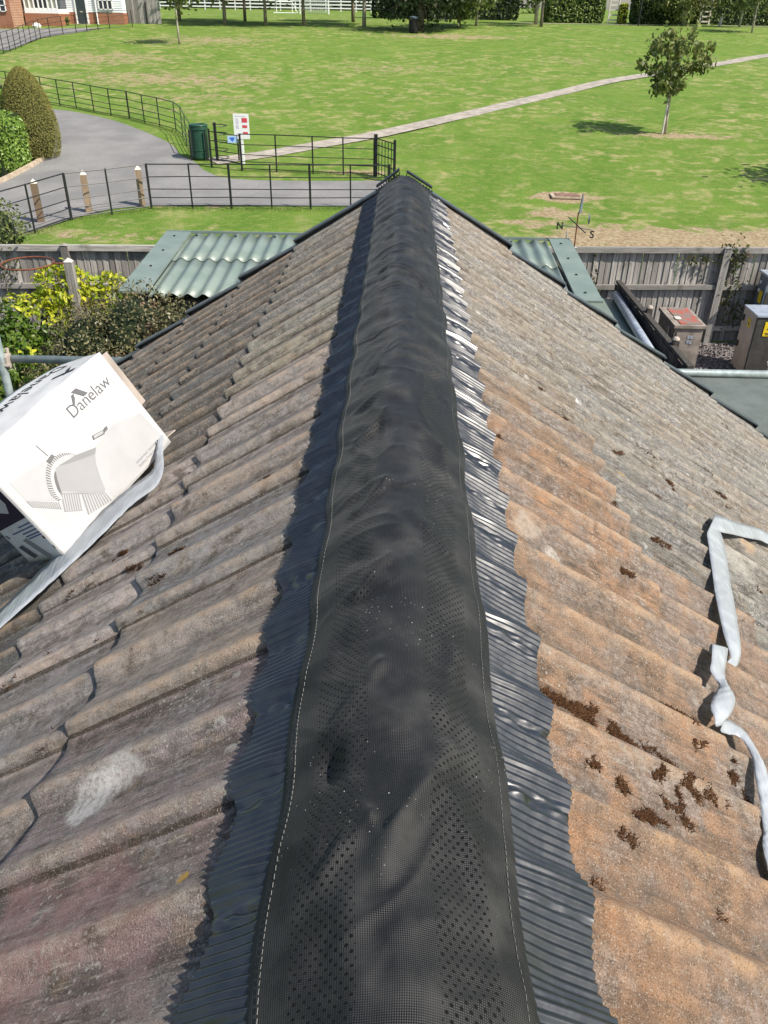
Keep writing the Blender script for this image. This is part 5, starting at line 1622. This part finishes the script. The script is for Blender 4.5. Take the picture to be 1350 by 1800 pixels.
# ------------------------------------------------------------------ white weatherboard house
hz = zt(78)
hs = thing('white_house', (-28, 80, hz), 'white weatherboard house with brick base at the top left', 'house')
def wallbox(name, x0, x1, y0, y1, z0, z1, mat):
    return MB().box(((x0 + x1) / 2, (y0 + y1) / 2, (z0 + z1) / 2), (x1 - x0, y1 - y0, z1 - z0)).build(name, mat, hs)
wallbox('brick_base', -31.2, -24.1, 79.5, 86, 3.9, hz + .95, M_BRICK)
wallbox('upper_wall', -31.15, -24.15, 79.54, 86, hz + .95, hz + 5.2, M_WEATHERBOARD)
for k in range(26):
    z = hz + .99 + k * .16
    MB().add([(-31.2, 79.53, z + .15), (-24.1, 79.53, z + .15), (-24.1, 79.49, z), (-31.2, 79.49, z), (-31.2, 79.54, z), (-24.1, 79.54, z)], [(0, 3, 2, 1), (3, 4, 5, 2)]).build('weatherboard', M_WEATHERBOARD, hs)
# bay
wallbox('bay_base', -31.6, -28.7, 77.0, 79.5, 3.9, hz + .85, M_BRICK)
wallbox('bay_wall', -31.55, -28.75, 77.05, 79.5, hz + .85, hz + 1.15, M_WEATHERBOARD)
wallbox('bay_head', -31.55, -28.75, 77.05, 79.5, hz + 2.45, hz + 3.2, M_WEATHERBOARD)
wallbox('bay_room', -31.4, -28.9, 77.2, 79.5, hz + 1.15, hz + 2.45, M_GLASS)
bw = wallbox('window', -31.5, -28.8, 77.08, 77.14, hz + 1.13, hz + 1.22, M_WHITEPAINT)
for k in range(8):
    x = -31.48 + k * (2.66 / 7)
    MB().box((x, 77.1, hz + 1.8), (.09, .10, 1.3)).build('window_bar', M_WHITEPAINT, bw)
MB().box((-30.15, 77.1, hz + 1.98), (2.66, .07, .06)).build('window_bar', M_WHITEPAINT, bw)
for x0 in (-31.25, -30.92, -29.4, -29.08):
    MB().box((x0, 77.18, hz + 1.8), (.30, .02, 1.28)).build('curtain', M_CURTAIN, bw)
# door and right window
dr = wallbox('door', -28.05, -27.25, 79.42, 79.5, hz + .12, hz + 2.2, M_DOOR)
MB().box((-27.65, 79.40, hz + 1.0), (.26, .02, .07)).build('letter_plate', M_CURTAIN, dr)
for x in (-28.12, -27.18):
    wallbox('door_frame', x - .06, x + .06, 79.40, 79.5, hz + .1, hz + 2.3, M_WHITEPAINT)
wn_ = wallbox('window', -26.1, -24.95, 79.44, 79.5, hz + 1.2, hz + 2.5, M_GLASS)
for x in (-26.1, -25.72, -25.33, -24.95):
    MB().box((x, 79.42, hz + 1.85), (.09, .06, 1.36)).build('window_bar', M_WHITEPAINT, wn_)
for z in (1.2, 1.85, 2.5):
    MB().box((-25.52, 79.42, hz + z), (1.24, .06, .07)).build('window_bar', M_WHITEPAINT, wn_)
MB().tube([(-26.35, 79.38, hz + .1), (-26.35, 79.38, hz + 5)], .06, 8).build('down_pipe', M_WHITEPAINT, hs)
wallbox('doorstep', -28.3, -27.0, 78.9, 79.4, hz - .1, hz + .12, M_KERB)
# brick wing on the left, nearer
wallbox('brick_wing', -38.5, -31.75, 74.8, 82, 3.7, hz + 5, M_BRICK)
lw = wallbox('window', -33.0, -32.1, 74.74, 74.8, hz + .95, hz + 2.5, M_GLASS)
for x in (-33.0, -32.55, -32.1):
    MB().box((x, 74.72, hz + 1.72), (.08, .06, 1.6)).build('window_bar', M_WHITEPAINT, lw)
for z in (.95, 1.35, 1.75, 2.15):
    MB().box((-32.55, 74.72, hz + z), (.98, .06, .06)).build('window_bar', M_WHITEPAINT, lw)
MB().add([(-31.5, 79.2, hz + 5.1), (-23.8, 79.2, hz + 5.1), (-23.8, 86.4, hz + 5.1), (-31.5, 86.4, hz + 5.1), (-31.5, 82.8, hz + 7.6), (-23.8, 82.8, hz + 7.6)], [(0, 1, 5, 4), (2, 3, 4, 5), (0, 4, 3), (1, 2, 5), (3, 2, 1, 0)]).build('roof', M_ROOFTILE, hs)
MB().add([(-38.8, 74.5, hz + 4.95), (-31.5, 74.5, hz + 4.95), (-31.5, 82.3, hz + 4.95), (-38.8, 82.3, hz + 4.95), (-35.1, 74.5, hz + 7.5), (-35.1, 82.3, hz + 7.5)], [(0, 1, 4), (1, 2, 5, 4), (2, 3, 5), (3, 0, 4, 5), (3, 2, 1, 0)]).build('roof', M_ROOFTILE, hs)
shrub('doorstep_shrub', (-28.9, 78.4, hz), [((-28.9, 78.4, hz + .35), (.55, .4, .4), 300)], M_GOLDLOW, .14, 'small round shrub beside the dark house door', core=True, stems=2)
po = thing('garden_ornament', (-30.3, 75.9, zt(75.9)), 'small white garden ornament at the foot of the bay', 'ornament')
MB().lathe((-30.3, 75.9, zt(75.9)), [(.32, 0), (.36, .12), (.28, .26), (.12, .33), (.02, .35)], 10).build('ornament_body', M_WHITEPAINT, po)
# grey board wall right of the house
bwll = thing('board_wall', (-24, 80.6, zt(80.6)), 'tall grey vertical board wall right of the white house', 'wall')
k = 0
x = -24.05
zb = zt(80.6)
while x < -21.3:
    MB().box((x + .075, 80.6 + .01 * (k % 2), zb + 1.4), (.145, .04, 2.8)).build('wall_board', M_FENCE, bwll)
    x += .15; k += 1
MB().tube([(-22.4, 80.5, zb), (-22.4, 80.5, zb + 1.6)], .06, 6).build('dark_pole', M_IRON, bwll)

bpy.context.view_layer.update()

# ------------------------------------------------------------------ longer grass left by the mower along fences and posts
def long_grass():
    C = []
    def along(pts, n, w):
        for a, b in zip(pts[:-1], pts[1:]):
            for k in range(n):
                t_ = random.random()
                x, y = a[0] + (b[0] - a[0]) * t_ + random.gauss(0, w), a[1] + (b[1] - a[1]) * t_ + random.gauss(0, w)
                C.append((x, y, zt(y) + random.uniform(.01, .06)))
    along([(-10.6, 20.2), (-9.8, 22.0), (-9.3, 23.3), (-8.4, 24.0), (-7.5, 24.75), (-6.3, 24.8), (-5.1, 24.9), (-3.9, 24.95), (-2.75, 25.0), (-1.5, 25.15), (-.4, 25.25)], 110, .10)
    along([(-.98, 29.5), (-3.1, 29.6), (-5.6, 29.8)], 160, .10)
    along([(-7.8, 31.9), (-8.9, 35.2), (-10.4, 37.2), (-12.1, 38.7), (-14.1, 40.0), (-16.2, 41.5)], 140, .12)
    along([(10.2, 37.5), (12.0, 37.6)], 60, .25)
    along([(-9, 14.6), (-4, 15.0)], 90, .12); along([(3, 15.3), (9, 15.7)], 120, .15)
    e = link('long_grass', leaf_mesh('long_grass', C, .11, leaf_material('long_grass_blades', (.07, .13, .02), (.24, .29, .07), None, .3, .7, .2), -1.6, .10, .1))
    tag(e, 'longer grass blades along the railings and fences', kind='stuff')
long_grass()
bpy.context.view_layer.update()
